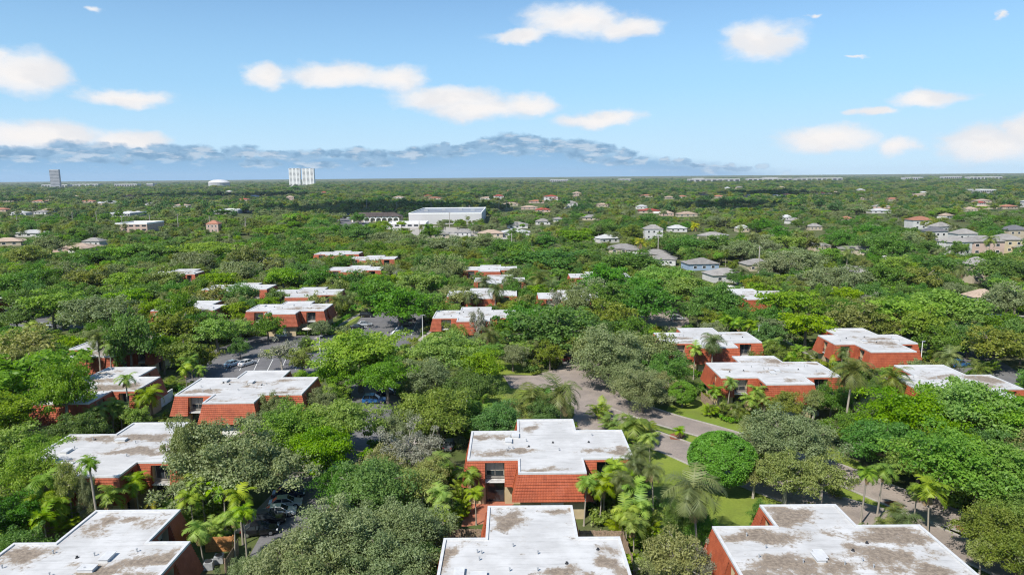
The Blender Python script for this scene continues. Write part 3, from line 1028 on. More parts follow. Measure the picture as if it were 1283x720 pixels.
def hip(mb, x0, x1, y0, y1, z, h, ov=0.5):
    x0, x1, y0, y1 = x0 - ov, x1 + ov, y0 - ov, y1 + ov
    w, d = x1 - x0, y1 - y0
    if w >= d:
        r0, r1 = (x0 + d / 2, (y0 + y1) / 2, z + h), (x1 - d / 2, (y0 + y1) / 2, z + h)
    else:
        r0, r1 = ((x0 + x1) / 2, y0 + w / 2, z + h), ((x0 + x1) / 2, y1 - w / 2, z + h)
    A, B_, C_, D_ = (x0, y0, z), (x1, y0, z), (x1, y1, z), (x0, y1, z)

    def uvs(pts, ax):
        return [(p[ax], p[2] * 2.2) for p in pts]
    if w >= d:
        fs = ([A, B_, r1, r0], 0), ([C_, D_, r0, r1], 0), ([B_, C_, r1], 1), ([D_, A, r0], 1)
    else:
        fs = ([A, B_, r0], 0), ([C_, D_, r1], 0), ([B_, C_, r1, r0], 1), ([D_, A, r0, r1], 1)
    for f, ax in fs:
        mb.face(f, 0, uvs(f, ax))
    mb.face([A, D_, C_, B_], 1)


SUBPROTO = {}


def suburban(key, roofc, wallc, w, d, h, wing, storeys):
    """one hip-roofed house: walls, roof, garage door and windows as parts"""
    if key in SUBPROTO:
        return copy_tree(SUBPROTO[key])
    root = empty('suburban_house', (0, 0, 0))
    wb = MB()
    wb.box(-w / 2, w / 2, -d / 2, d / 2, 0, h)
    rb = MB()
    hip(rb, -w / 2, w / 2, -d / 2, d / 2, h + .02, min(w, d) * .24)
    if wing:
        ww = w * .42
        x0 = -w / 2 if wing < 0 else w / 2 - ww
        wb.box(x0, x0 + ww, -d / 2 - 5, -d / 2 - .003, 0, 3.0 if storeys > 1 else h - .05)
        hip(rb, x0, x0 + ww, -d / 2 - 5, -d / 2 + (2.5 if storeys == 1 else -.55), (3.0 if storeys > 1 else h) + .04, ww * .22, .45)
    wb.build('wall', SUB['wall_' + wallc], root)
    rb.build('roof', [SUB['roof_' + roofc], M['white']], root)
    for st in range(storeys):
        for x in (-w * .3, 0, w * .3):
            if wing and st == 0 and x * wing > 0:
                continue
            fb = MB()
            fb.box(-.75, .75, -.06, .02, 1.0 + st * 3, 2.3 + st * 3)
            o = fb.build('window', M['white'], root)
            o.location = (x, -d / 2, 0)
            pb = MB()
            pb.face([(-.66, -.064, 1.09 + st * 3), (.66, -.064, 1.09 + st * 3), (.66, -.064, 2.21 + st * 3), (-.66, -.064, 2.21 + st * 3)])
            pb.build('pane', M['glass'], o)
    if wing:
        gb = MB()
        gb.box(-2.2, 2.2, -.05, .02, 0.02, 2.3)
        o = gb.build('garage_door', M['white'], root)
        o.location = (x0 + ww / 2, -d / 2 - 5, 0)
    SUBPROTO[key] = root
    return root


FARH = []


def subhouse(px, py, wpx, roofc, wallc, storeys=1, rz=0.0, label=None, wing=1):
    """px,py: middle of the roof in the photograph"""
    zt = 3.1 * storeys + 1.5
    p = P(px, py, zt)
    dep = proj(p.x, p.y, zt)[2]
    w = wpx * dep / F
    w = max(9, min(w, 26))
    kw, kd = (13.0, 10.0)
    key = (roofc, wallc, storeys, wing)
    o = suburban(key, roofc, wallc, kw, kd, 3.1 * storeys, wing, storeys)
    s = w / kw
    o.scale = (s, min(s, 1.3), 1.22 if storeys > 1 else 1)
    o.location = (p.x, p.y, 0)
    o.rotation_euler = (0, 0, rz)
    hs = w * .55 + 1
    FARH.append((p.x, p.y, hs, zt))
    if label:
        tag(o, label, 'house', 'pitched-roof houses beyond the estate')
    else:
        later(o, ('two-storey ' if storeys > 1 else '') + '%s-roofed house' % roofc, ('two-storey ' if storeys > 1 else '') + '%s-roofed houses' % roofc, px, py, 'house', 'pitched-roof houses beyond the estate')
    return o


for a in [
    (877, 325, 38, 'grey', 'blue', 1, .1, 'grey hip-roofed house with pale blue walls facing forward', 0),
    (907, 338, 42, 'grey', 'white', 1, .15, 'low grey-roofed white house right of and below the blue-walled house', 1),
    (948, 326, 34, 'grey', 'cream', 1, .1, 'grey hip-roofed cream house beside the tall white pole', 0),
    (781, 307, 36, 'grey', 'cream', 1, -.15, None, 1), (822, 314, 34, 'grey', 'cream', 1, -.35, None, 0), (832, 320, 30, 'grey', 'white', 1, -.3, None, 0),
    (760, 295, 26, 'white', 'white', 1, .3, None, 0), (818, 286, 22, 'grey', 'white', 2, 0, None, 0), (893, 292, 34, 'grey', 'cream', 1, -.5, None, 0),
    (848, 283, 22, 'white', 'white', 1, 0, None, 0), (1027, 304, 22, 'grey', 'cream', 1, 0, None, 0), (1080, 308, 52, 'grey', 'cream', 1, -.35, 'long grey roof sloping to the right amid trees', 1),
    (1070, 336, 40, 'grey', 'white', 1, -.2, None, 0), (1127, 307, 14, 'white', 'cream', 1, 0, None, 0),
    (1222, 330, 30, 'grey', 'cream', 2, .25, 'lone two-storey cream house with grey roof near the right edge', 1),
    (1230, 365, 26, 'tan', 'white', 1, 0, None, 0),
    (1196, 302, 30, 'grey', 'white', 2, .2, 'white two-storey house at the left end of the pale row', 0),
    (1228, 301, 42, 'grey', 'pink', 2, 0, 'wide pinkish two-storey house in the middle of the pale row', 0),
    (1258, 299, 34, 'grey', 'yellow', 2, -.1, 'cream-yellow two-storey house at the right end of the pale row', 1),
    (1207, 292, 26, 'grey', 'white', 2, 0, None, 0), (1178, 283, 22, 'grey', 'white', 2, .3, None, 0), (1170, 289, 24, 'dark', 'white', 2, 0, None, 0), (1270, 287, 26, 'dark', 'cream', 2, 0, None, 0),
    (1152, 275, 26, 'terracotta', 'white', 2, 0, None, 0), (1101, 262, 24, 'white', 'white', 1, 0, None, 0), (995, 274, 18, 'grey', 'white', 1, .4, None, 0), (985, 270, 12, 'white', 'white', 1, 0, None, 0),
    (1060, 272, 14, 'terracotta', 'cream', 1, 0, None, 0), (1185, 268, 16, 'tan', 'white', 1, .5, None, 0), (1232, 257, 18, 'tan', 'cream', 1, 0, None, 0), (1262, 257, 20, 'terracotta', 'cream', 1, .3, None, 0),
    (1215, 260, 14, 'tan', 'cream', 1, 0, None, 0), (1230, 250, 18, 'tan', 'cream', 1, 0, None, 0), (1118, 248, 14, 'terracotta', 'cream', 1, 0, None, 0), (1085, 247, 12, 'tan', 'cream', 1, 0, None, 0),
    (940, 244, 18, 'tan', 'cream', 1, 0, None, 0), (900, 245, 16, 'terracotta', 'cream', 1, 0, None, 0), (860, 266, 24, 'tan', 'cream', 1, 0, None, 0), (813, 262, 26, 'brick red', 'cream', 1, 0, None, 1),
    (835, 265, 16, 'tan', 'pink', 1, 0, None, 0), (690, 246, 26, 'brick red', 'white', 2, 0, None, 1), (672, 251, 20, 'terracotta', 'pink', 1, 0, None, 0), (680, 261, 18, 'brick red', 'pink', 1, 0, None, 0),
    (663, 258, 20, 'tan', 'pink', 1, 0, None, 0), (640, 254, 18, 'tan', 'cream', 1, 0, None, 0), (707, 272, 26, 'grey', 'white', 1, .2, None, 0), (680, 275, 18, 'grey', 'white', 1, 0, None, 0), (715, 254, 16, 'grey', 'white', 2, 0, None, 0),
    (648, 279, 26, 'grey', 'white', 1, 0, None, 0), (645, 288, 36, 'white', 'white', 1, 0, None, 0), (615, 289, 30, 'tan', 'cream', 1, 0, None, 0), (545, 290, 34, 'grey', 'cream', 1, 0.2, None, 0), (580, 288, 20, 'grey', 'white', 1, 0, None, 0),
    (755, 255, 14, 'tan', 'cream', 1, 0, None, 0), (610, 247, 20, 'tan', 'white', 1, 0, None, 0), (545, 247, 16, 'terracotta', 'cream', 1, 0, None, 0), (500, 246, 14, 'tan', 'white', 1, 0, None, 0), (470, 233, 12, 'tan', 'white', 1, 0, None, 0),
    (12, 250, 24, 'terracotta', 'cream', 1, 0, None, 0), (50, 251, 28, 'terracotta', 'cream', 1, 0, None, 0), (111, 251, 18, 'terracotta', 'pink', 1, 0, None, 0), (60, 262, 14, 'tan', 'white', 1, 0, None, 0), (26, 265, 20, 'white', 'white', 1, 0, None, 0),
    (10, 299, 38, 'tan', 'cream', 1, 0.2, 'tan-roofed house at the left edge behind an orange-leaved tree', 0),
    (98, 306, 52, 'tan', 'pink', 1, -.1, 'wide tan-roofed house with pink walls amid trees on the left', 1),
    (42, 289, 36, 'white', 'white', 1, 0, None, 0), (118, 299, 22, 'grey', 'white', 1, 0, None, 0), (268, 280, 15, 'terracotta', 'pink', 2, 0, None, 0), (228, 256, 24, 'tan', 'white', 1, 0, None, 0), (192, 254, 16, 'white', 'white', 1, 0, None, 0), (53, 264, 16, 'grey', 'white', 1, 0, None, 0),
    (330, 239, 14, 'tan', 'cream', 1, 0, None, 0), (415, 240, 14, 'terracotta', 'cream', 1, 0, None, 0), (575, 238, 14, 'tan', 'cream', 1, 0, None, 0), (760, 240, 14, 'tan', 'cream', 1, 0, None, 0), (810, 244, 14, 'terracotta', 'cream', 1, 0, None, 0), (645, 236, 12, 'tan', 'cream', 1, 0, None, 0),
    (1150, 243, 14, 'tan', 'cream', 1, 0, None, 0), (1045, 240, 12, 'tan', 'white', 1, 0, None, 0), (985, 243, 12, 'terracotta', 'cream', 1, 0, None, 0), (740, 270, 20, 'grey', 'cream', 1, 0, None, 0), (1020, 281, 16, 'grey', 'cream', 1, 0, None, 0), (930, 283, 16, 'white', 'cream', 1, 0, None, 0),
]:
    subhouse(*a)

rh = random.Random(77)
for _ in range(48):
    d_ = rh.uniform(780, 2300)
    x_ = rh.uniform(-.78, .78) * d_
    if any(abs(x_ - hx) < hs + 12 and abs(d_ - hy) < 40 for hx, hy, hs, hz_ in FARH) or (-260 < x_ < 60 and d_ < 840):
        continue
    px_, py_, dp_ = proj(x_, d_, 5.0)
    subhouse(px_, py_, rh.uniform(13, 22) / dp_ * F, rh.choice(('tan', 'terracotta', 'white', 'grey', 'tan', 'white', 'brick red')), rh.choice(('cream', 'white', 'pink')), 2 if rh.random() < .3 else 1, rh.uniform(-.4, .4), None, 0)

# ------------------------------------------------------------------ large far buildings


def blockbuilding(name, label, cat, x0, x1, y0, y1, h, wall, roofm, rows=0, cols=0, kind=None, para=1.0, short=None):
    root = empty(name, ((x0 + x1) / 2, (y0 + y1) / 2, 0))
    hx, hy = (x1 - x0) / 2, (y1 - y0) / 2
    wb = MB()
    wb.box(-hx, hx, -hy, hy, 0, h)
    wb.build('wall', wall, root)
    pb = MB()
    t = max(.5, hx * .02)
    for q in ((-hx - .1, hx + .1, -hy - .1, -hy + t), (-hx - .1, hx + .1, hy - t, hy + .1), (-hx - .1, -hx + t, -hy + t, hy - t), (hx - t, hx + .1, -hy + t, hy - t)):
        pb.box(*q, h - .3, h + para)
    pb.build('parapet', M['white'], root)
    rb = MB()
    rb.box(-hx + t, hx - t, -hy + t, hy - t, h + .004, h + .12)
    rb.build('roof', roofm, root)
    for r in range(rows):
        gb = MB()
        z = h * (r + .35) / rows
        for c in range(cols):
            x = -hx + 2 * hx * (c + .18) / cols
            gb.box(x, x + 2 * hx / cols * .64, -hy - .06, -hy + .02, z, z + h / rows * .42)
            gb.build('window', M['glass'], root)
            gb = MB()
    tag(root, label, cat, None, kind)
    if short:
        px, py, _ = proj((x0 + x1) / 2, (y0 + y1) / 2, h)
        mark(short, px, py)
    FARH.append(((x0 + x1) / 2, (y0 + y1) / 2, hx + 4, h))
    return root


M['farwall'] = simple('weathered_far_wall', (0.36, 0.36, 0.36), 0.8, 0.1, 0.05)
M['store'] = simple('store_wall', (0.50, 0.485, 0.48), 0.85, 0.06, 0.05)
M['greyroof'] = simple('grey_flat_roof', (0.22, 0.24, 0.27), 0.9, 0.2, 0.05)
M['paleroof'] = simple('pale_flat_roof', (0.55, 0.54, 0.54), 0.8, 0.12, 0.05)
M['tower'] = simple('grey_tower_wall', (0.30, 0.31, 0.33), 0.6, 0.08, 0.05)
M['brownroof'] = simple('dark_shop_roof', (0.07, 0.055, 0.05), 0.8, 0.2, 0.2)
st = blockbuilding('store_building', 'large pale windowless store with a wide flat grey roof', 'store', -100, -29, 667, 787, 10.0, M['store'], M['greyroof'], short='the large pale store')
for x in (-25, -8, 10, 24):
    _b = MB(); _b.box(-2, 2, -1.5, 1.5, 0, 1.8); _b.box(-2.1, 2.1, -1.6, 1.6, 1.8, 1.95)
    o = _b.build('rooftop_unit', M['grey'], st); o.location = (x, 20 - abs(x), 10.12)
for x in (-24, -8, 8, 24):
    _b = MB(); _b.box(-.6, .6, -.35, .02, 0, 10)
    o = _b.build('pilaster', M['white'], st); o.location = (x, -55.0, 0)
blockbuilding('store_annex', 'low beige annex in front of the left end of the large store', 'store', -113, -78, 622, 644, 3.8, M['store'], M['paleroof'], 1, 6)
# arcade with white arches
ar = empty('shopping_arcade', (-141, 711, 0))
_b = MB(); _b.box(-26, 26, 2.0, 16, 0, 5.2)
_b.build('wall', SUB['wall_cream'], ar)
_b = MB(); hip(_b, -26, 26, 0, 16, 5.4, 4.2, .8)
_b.build('roof', [M['brownroof'], M['white']], ar)
for k in range(9):
    x = -24 + k * 6
    _b = MB()
    _b.box(x - .5, x + .5, 0, .8, 0, 4)
    if k < 8:
        for j in range(8):
            a0, a1 = math.pi * j / 8, math.pi * (j + 1) / 8
            p0, p1 = (x + 3 - 2.5 * math.cos(a0), 2.2 + 1.9 * math.sin(a0)), (x + 3 - 2.5 * math.cos(a1), 2.2 + 1.9 * math.sin(a1))
            _b.face([(p0[0], 0.01, p0[1]), (p1[0], 0.01, p1[1]), (p1[0], .01, 5.2), (p0[0], .01, 5.2)])
    _b.build('arch', M['white'], ar)
tag(ar, 'dark-roofed shopping arcade with a row of white arches, left of the large store', 'arcade')
FARH.append((-141, 711, 30, 7))
mark('the white-arched arcade', *proj(-141, 711, 6)[:2])


def ptop(px, dist):
    return (px - 641.5) / F * dist


D1 = 4000
blockbuilding('office_tower', 'single dark grey tower on the left horizon', 'tower', ptop(71.5, D1), ptop(83, D1), D1, D1 + 14, 108, M['tower'], M['greyroof'], 13, 8, short='the grey horizon tower')
tw = blockbuilding('apartment_tower', 'pair of white apartment slabs standing on the horizon', 'tower', ptop(367, D1), ptop(380.5, D1), D1, D1 + 25, 104, M['white'], M['paleroof'], 15, 3, short='the white twin towers')
tw['label'] = 'left slab of the two white apartment towers on the horizon'
tw2 = blockbuilding('apartment_tower', 'right slab of the two white apartment towers on the horizon', 'tower', ptop(383, D1), ptop(397.5, D1), D1 + 4, D1 + 29, 102, M['white'], M['paleroof'], 15, 3)
for o in (tw, tw2):
    o['group'] = 'white apartment towers on the horizon'
# arena with a shallow curved roof
an = empty('arena', (ptop(280, 4000), 4000, 0))
an.scale = (1.45, 1.45, 1.75)
_b = MB(); _b.lathe([(40, 0), (40, 13), (41, 15)], 28)
_b.build('wall', M['farwall'], an)
_b = MB(); _b.lathe([(41.5, 15), (34, 20), (20, 24), (0, 25.5)], 28)
_b.build('roof', M['paleroof'], an, smooth_=True)
tag(an, 'low white domed arena on the horizon between the grey and white towers', 'arena')
FARH.append((an.location.x, 4000, 65, 60))
mark('the domed arena', 280, 223)
for i, (a0, a1, dist, h) in enumerate([(862, 925, 2300, 15), (935, 990, 2400, 14), (995, 1052, 2350, 15), (868, 880, 2500, 27), (955, 972, 2650, 24), (1130, 1152, 2300, 13), (1178, 1200, 2500, 16), (1210, 1250, 2250, 13), (60, 92, 2350, 14), (95, 130, 2500, 16), (190, 198, 2300, 22), (150, 178, 2400, 13), (1225, 1245, 1500, 10), (282 - 14, 301, 905, 5.5), (134, 166, 850, 5.5), (775, 790, 2700, 20), (690, 712, 2600, 18)]):
    if dist > 2000:
        h = 22 + h * .35
        dist *= 1.8
    o = blockbuilding('warehouse', None, None, ptop(a0, dist), ptop(a1, dist), dist, dist + 50, h * .80, M['farwall'], M['paleroof'], 1, 9, para=.6)
    px, py, _ = proj((ptop(a0, dist) + ptop(a1, dist)) / 2, dist, h)
    later(o, 'distant white flat-roofed building' if h < 30 else 'distant tall white building', 'distant white flat-roofed buildings' if h < 30 else 'distant tall white buildings', px, py, 'building', 'distant white buildings')
bb = blockbuilding('office_building', 'pinkish low building with white roof patches left of the tall far palm', 'building', ptop(146, 600), ptop(186, 600), 600, 630, 7, SUB['wall_pink'], M['paleroof'], 2, 5)

# ------------------------------------------------------------------ trees


def inside(poly, x, y):
    c = False
    n = len(poly)
    for i in range(n):
        x1, y1 = poly[i]
        x2, y2 = poly[i - 1]
        if (y1 > y) != (y2 > y) and x < (x2 - x1) * (y - y1) / (y2 - y1) + x1:
            c = not c
    return c


def grow(poly, o):
    E = frame_edges(poly)
    return [tuple(offset_pt(poly, E, i, o)) for i in range(len(poly))]




def leaf_cloud(rng, centers, rc, per, leaf, squash=0.7, up=0.5, outer=None):
    """numpy: kites spread through clumps; returns verts (n,4,3) and uv (n,2)"""
    V, U = [], []
    for i, c in enumerate(centers):
        n = per
        r = rc * rng.uniform(.5, 1.15)
        d = rng.normal(size=(n, 3))
        d /= np.linalg.norm(d, axis=1)[:, None]
        d[:, 2] = np.where(d[:, 2] < -.35, -d[:, 2], d[:, 2])
        rr = r * np.where(rng.uniform(size=n) < .14, rng.uniform(.9, 1.45, n), rng.uniform(.30, 1.06, n) ** .7)
        pos = np.array(c) + d * rr[:, None] * np.array([1, 1, squash])
        nr = d * .7 + np.array([0, 0, up]) + rng.normal(size=(n, 3)) * .62
        nr /= np.linalg.norm(nr, axis=1)[:, None]
        t = np.cross(nr, rng.normal(size=(n, 3)))
        t /= np.linalg.norm(t, axis=1)[:, None]
        bt = np.cross(nr, t)
        s = leaf * rng.uniform(.6, 1.25, n)[:, None]
        q = np.stack([pos - t * s * .62, pos - bt * s * .36, pos + t * s * .62, pos + bt * s * .36], axis=1)
        V.append(q)
        u = np.stack([np.full(n, rng.uniform()), rng.uniform(size=n)], axis=1)
        U.append(u)
    return np.concatenate(V), np.concatenate(U)


def quads_mesh(name, V, U, m):
    n = len(V)
    me = bpy.data.meshes.new(name)
    me.vertices.add(n * 4)
    me.vertices.foreach_set('co', V.astype(np.float32).ravel())
    me.loops.add(n * 4)
    me.loops.foreach_set('vertex_index', np.arange(n * 4, dtype=np.int32))
    me.polygons.add(n)
    me.polygons.foreach_set('loop_start', np.arange(0, n * 4, 4, dtype=np.int32))
    uv = me.uv_layers.new(name='UVMap')
    uv.data.foreach_set('uv', np.repeat(U, 4, axis=0).astype(np.float32).ravel())
    me.materials.append(m)
    me.update()
    me.validate()
    return me


# kind: shape, clumps, clump radius, crown bottom, crown top (for radius 5)
KIND = {
    'b': dict(nl=13, shape='umbrella', n=46, rc=1.25, zb=3.2, zt=8.6, sq=.62),
    'd': dict(nl=17, shape='dome', n=58, rc=1.35, zb=2.0, zt=8.8, sq=.75),
    'o': dict(nl=15, shape='dome', n=60, rc=1.15, zb=1.8, zt=8.0, sq=.85),
    'y': dict(nl=13, shape='dome', n=44, rc=1.20, zb=2.0, zt=8.4, sq=.8),
    'l': dict(nl=11, shape='umbrella', n=34, rc=1.10, zb=2.6, zt=7.6, sq=.75),
    's': dict(nl=12, shape='dome', n=30, rc=1.00, zb=2.0, zt=7.6, sq=.85),
    'r': dict(nl=8, shape='ball', n=80, rc=0.85, zb=0.9, zt=8.4, sq=1.0),
}
LODP = {'near': (2.6, 150, .27), 'mid': (1.9, 72, .40), 'far': (.8, 30, .85)}


def tree_meshes(kind, lod, seed):
    rng = np.random.default_rng(seed * 101 + ord(kind) * 7 + len(lod))
    K = KIND[kind]
    cm, per, leaf = LODP[lod]
    if kind in 'os':
        per, leaf = int(per * 1.5), leaf * .76
    if kind == 's':
        per = int(per * .6)
    if kind == 'l':
        per = int(per * .62)
    if kind == 'r':
        leaf *= .85
        per = int(per * 1.6)
    n = int(K['n'] * cm)
    Rr, zb, zt = 5.0, K['zb'], K['zt']
    p1, p2, k1, k2 = rng.uniform(0, 6.3), rng.uniform(0, 6.3), rng.integers(2, 4), rng.integers(4, 7)
    cs = []
    h = zb + (zt - zb) * .22
    sway = rng.uniform(-.35, .35, 2)
    mid = np.array([sway[0], sway[1], h])
    limbs = []
    if K['shape'] == 'ball':
        tries = 0
        while len(cs) < n and tries < 4000:
            tries += 1
            a = rng.uniform(0, 2 * math.pi)
            e = math.asin(rng.uniform(-.75, 1))
            rr = .83 * (1 + .02 * rng.normal())
            c = (Rr * rr * math.cos(e) * math.cos(a), Rr * rr * math.cos(e) * math.sin(a), (zb + zt) / 2 + (zt - zb) / 2 * rr * math.sin(e))
            if all((c[0] - o[0]) ** 2 + (c[1] - o[1]) ** 2 + (c[2] - o[2]) ** 2 > .115 for o in cs) or tries > 2500:
                cs.append(c)
        limbs = [(np.array(c), []) for c in cs[:8]]
    else:
        nl = K['nl']
        for i in range(nl):
            a = i * 2.39996 + rng.normal() * .35
            lob = 1 + .16 * math.sin(k1 * a + p1) + .10 * math.sin(k2 * a + p2)
            u = (i + .5) / nl
            ext = rng.uniform(.74, 1.06) * lob
            if K['shape'] == 'umbrella':
                q = math.sqrt(u) * .92
                end = np.array([Rr * q * ext * math.cos(a), Rr * q * ext * math.sin(a), zt - .7 - (zt - zb) * .50 * q * q - abs(rng.normal()) * .5])
            else:
                e = math.asin(min(1, max(-.12, 1.02 - 1.12 * u)))
                end = np.array([Rr * .90 * ext * math.cos(e) * math.cos(a), Rr * .90 * ext * math.cos(e) * math.sin(a), zb + (zt - zb) * (.30 + .62 * ext * math.sin(e))])
            subs = []
            ln = np.linalg.norm(end - mid)
            for j in range(int(n / nl) + 1):
                t_ = rng.uniform(.52, 1.04)
                spread = .13 + .10 * t_
                pnt = mid + (end - mid) * t_ + rng.normal(size=3) * Rr * spread * np.array([1, 1, .62])
                pnt[2] = min(pnt[2] + .25 * (1 - t_) * ln * .5, zt - .15)
                subs.append(pnt)
                cs.append(tuple(pnt))
            limbs.append((end, subs))
    V, U = leaf_cloud(rng, cs, K['rc'], per, leaf, K['sq'])
    if kind == 'r':
        # trimmed surface: leaves pushed on to a slightly lumpy ball
        c0 = np.array([0, 0, (zb + zt) / 2])
        d = V.mean(axis=1) - c0
        ln = np.linalg.norm(d / np.array([1, 1, (zt - zb) / 10]), axis=1)
        f = np.clip(4.75 / ln, None, 1.0)
        V = V + (d * (f - 1)[:, None])[:, None, :]
    crown = quads_mesh('crown', V, U, LEAF[kind])
    tb = MB()
    tb.tube([(0, 0, -.1), (sway[0] * .3, sway[1] * .3, h * .5), tuple(mid)], [.36, .27, .22], 7)
    for end, subs in limbs:
        m1 = mid + (end - mid) * .5 + np.array([0, 0, .06 * np.linalg.norm(end - mid)])
        if lod == 'far' and len(subs) and subs[0][2] > zt * .8:
            continue
        tb.tube([tuple(mid), tuple(m1), tuple(end)], [.17, .11, .045], 5)
        for sp_ in subs[:(len(subs) if kind in 'sl' else 5) if lod == 'near' else 2 if lod == 'mid' else 0]:
            tb.tube([tuple(m1 + (end - m1) * .25), tuple(sp_)], [.065, .025], 4)
    trunk = tb.mesh('trunk', M['palebark'] if kind in 'sl' else M['bark'], smooth_=True)
    return crown, trunk


TREE_CACHE = {}


def tree_proto(kind, lod, var):
    k = (kind, lod, var)
    if k not in TREE_CACHE:
        TREE_CACHE[k] = tree_meshes(kind, lod, var)
    return TREE_CACHE[k]


KDESC = {'b': 'bright green spreading tree', 'd': 'dense dark green tree', 'o': 'grey-green tree', 'y': 'yellow-olive tree', 'l': 'pale airy tree', 's': 'silvery thin-leaved tree', 'r': 'clipped round tree'}
TREES = []      # x, y, R, H


def add_tree(x, y, Rr, H, kind, rz, var, group='trees among and behind the houses'):
    dist = math.hypot(x, y)
    lod = 'near' if dist < 150 else 'mid'
    crown, trunk = tree_proto(kind, lod, var)
    r = empty('round_tree' if kind == 'r' else 'tree', (x, y, 0), rz)
    s = Rr / 5.0
    sz = H / (KIND[kind]['zt'] + .5)
    r.scale = (s, s, sz)
    link('crown', crown, r)
    link('trunk', trunk, r)
    px, py, _ = proj(x, y, H * .65)
    sd = 'small ' if Rr < 2.9 else 'huge ' if Rr > 7.2 else 'large ' if Rr > 5.2 else ''
    d = sd + KDESC[kind]
    later(r, d, d + 's', px, py, 'tree', group)
    TREES.append((x, y, Rr, H))
    return r


def solve_tree(px, py, w, kind):
    zc = 5.0
    for _ in range(6):
        p = P(px, py, zc)
        dep = proj(p.x, p.y, zc)[2]
        Rr = w / 2 * dep / F
        if kind == 'r':
            H = Rr * 1.85
        elif kind in 'b':
            H = min(13.5, 3.2 + Rr * 1.15)
        else:
            H = min(13, 2.6 + Rr * 1.25)
        zc = H * (.66 if kind != 'r' else .52)
    for _ in range(24):
        if not any(inside(grow(pl, .9 + Rr * .15), p.x, p.y) for _c, _d, pl in HOUSES):
            break
        zc += .35
        p = P(px, py, zc)
        dep = proj(p.x, p.y, zc)[2]
        Rr = w / 2 * dep / F
        H = zc / (.66 if kind != 'r' else .52)
    return p.x, p.y, Rr, H


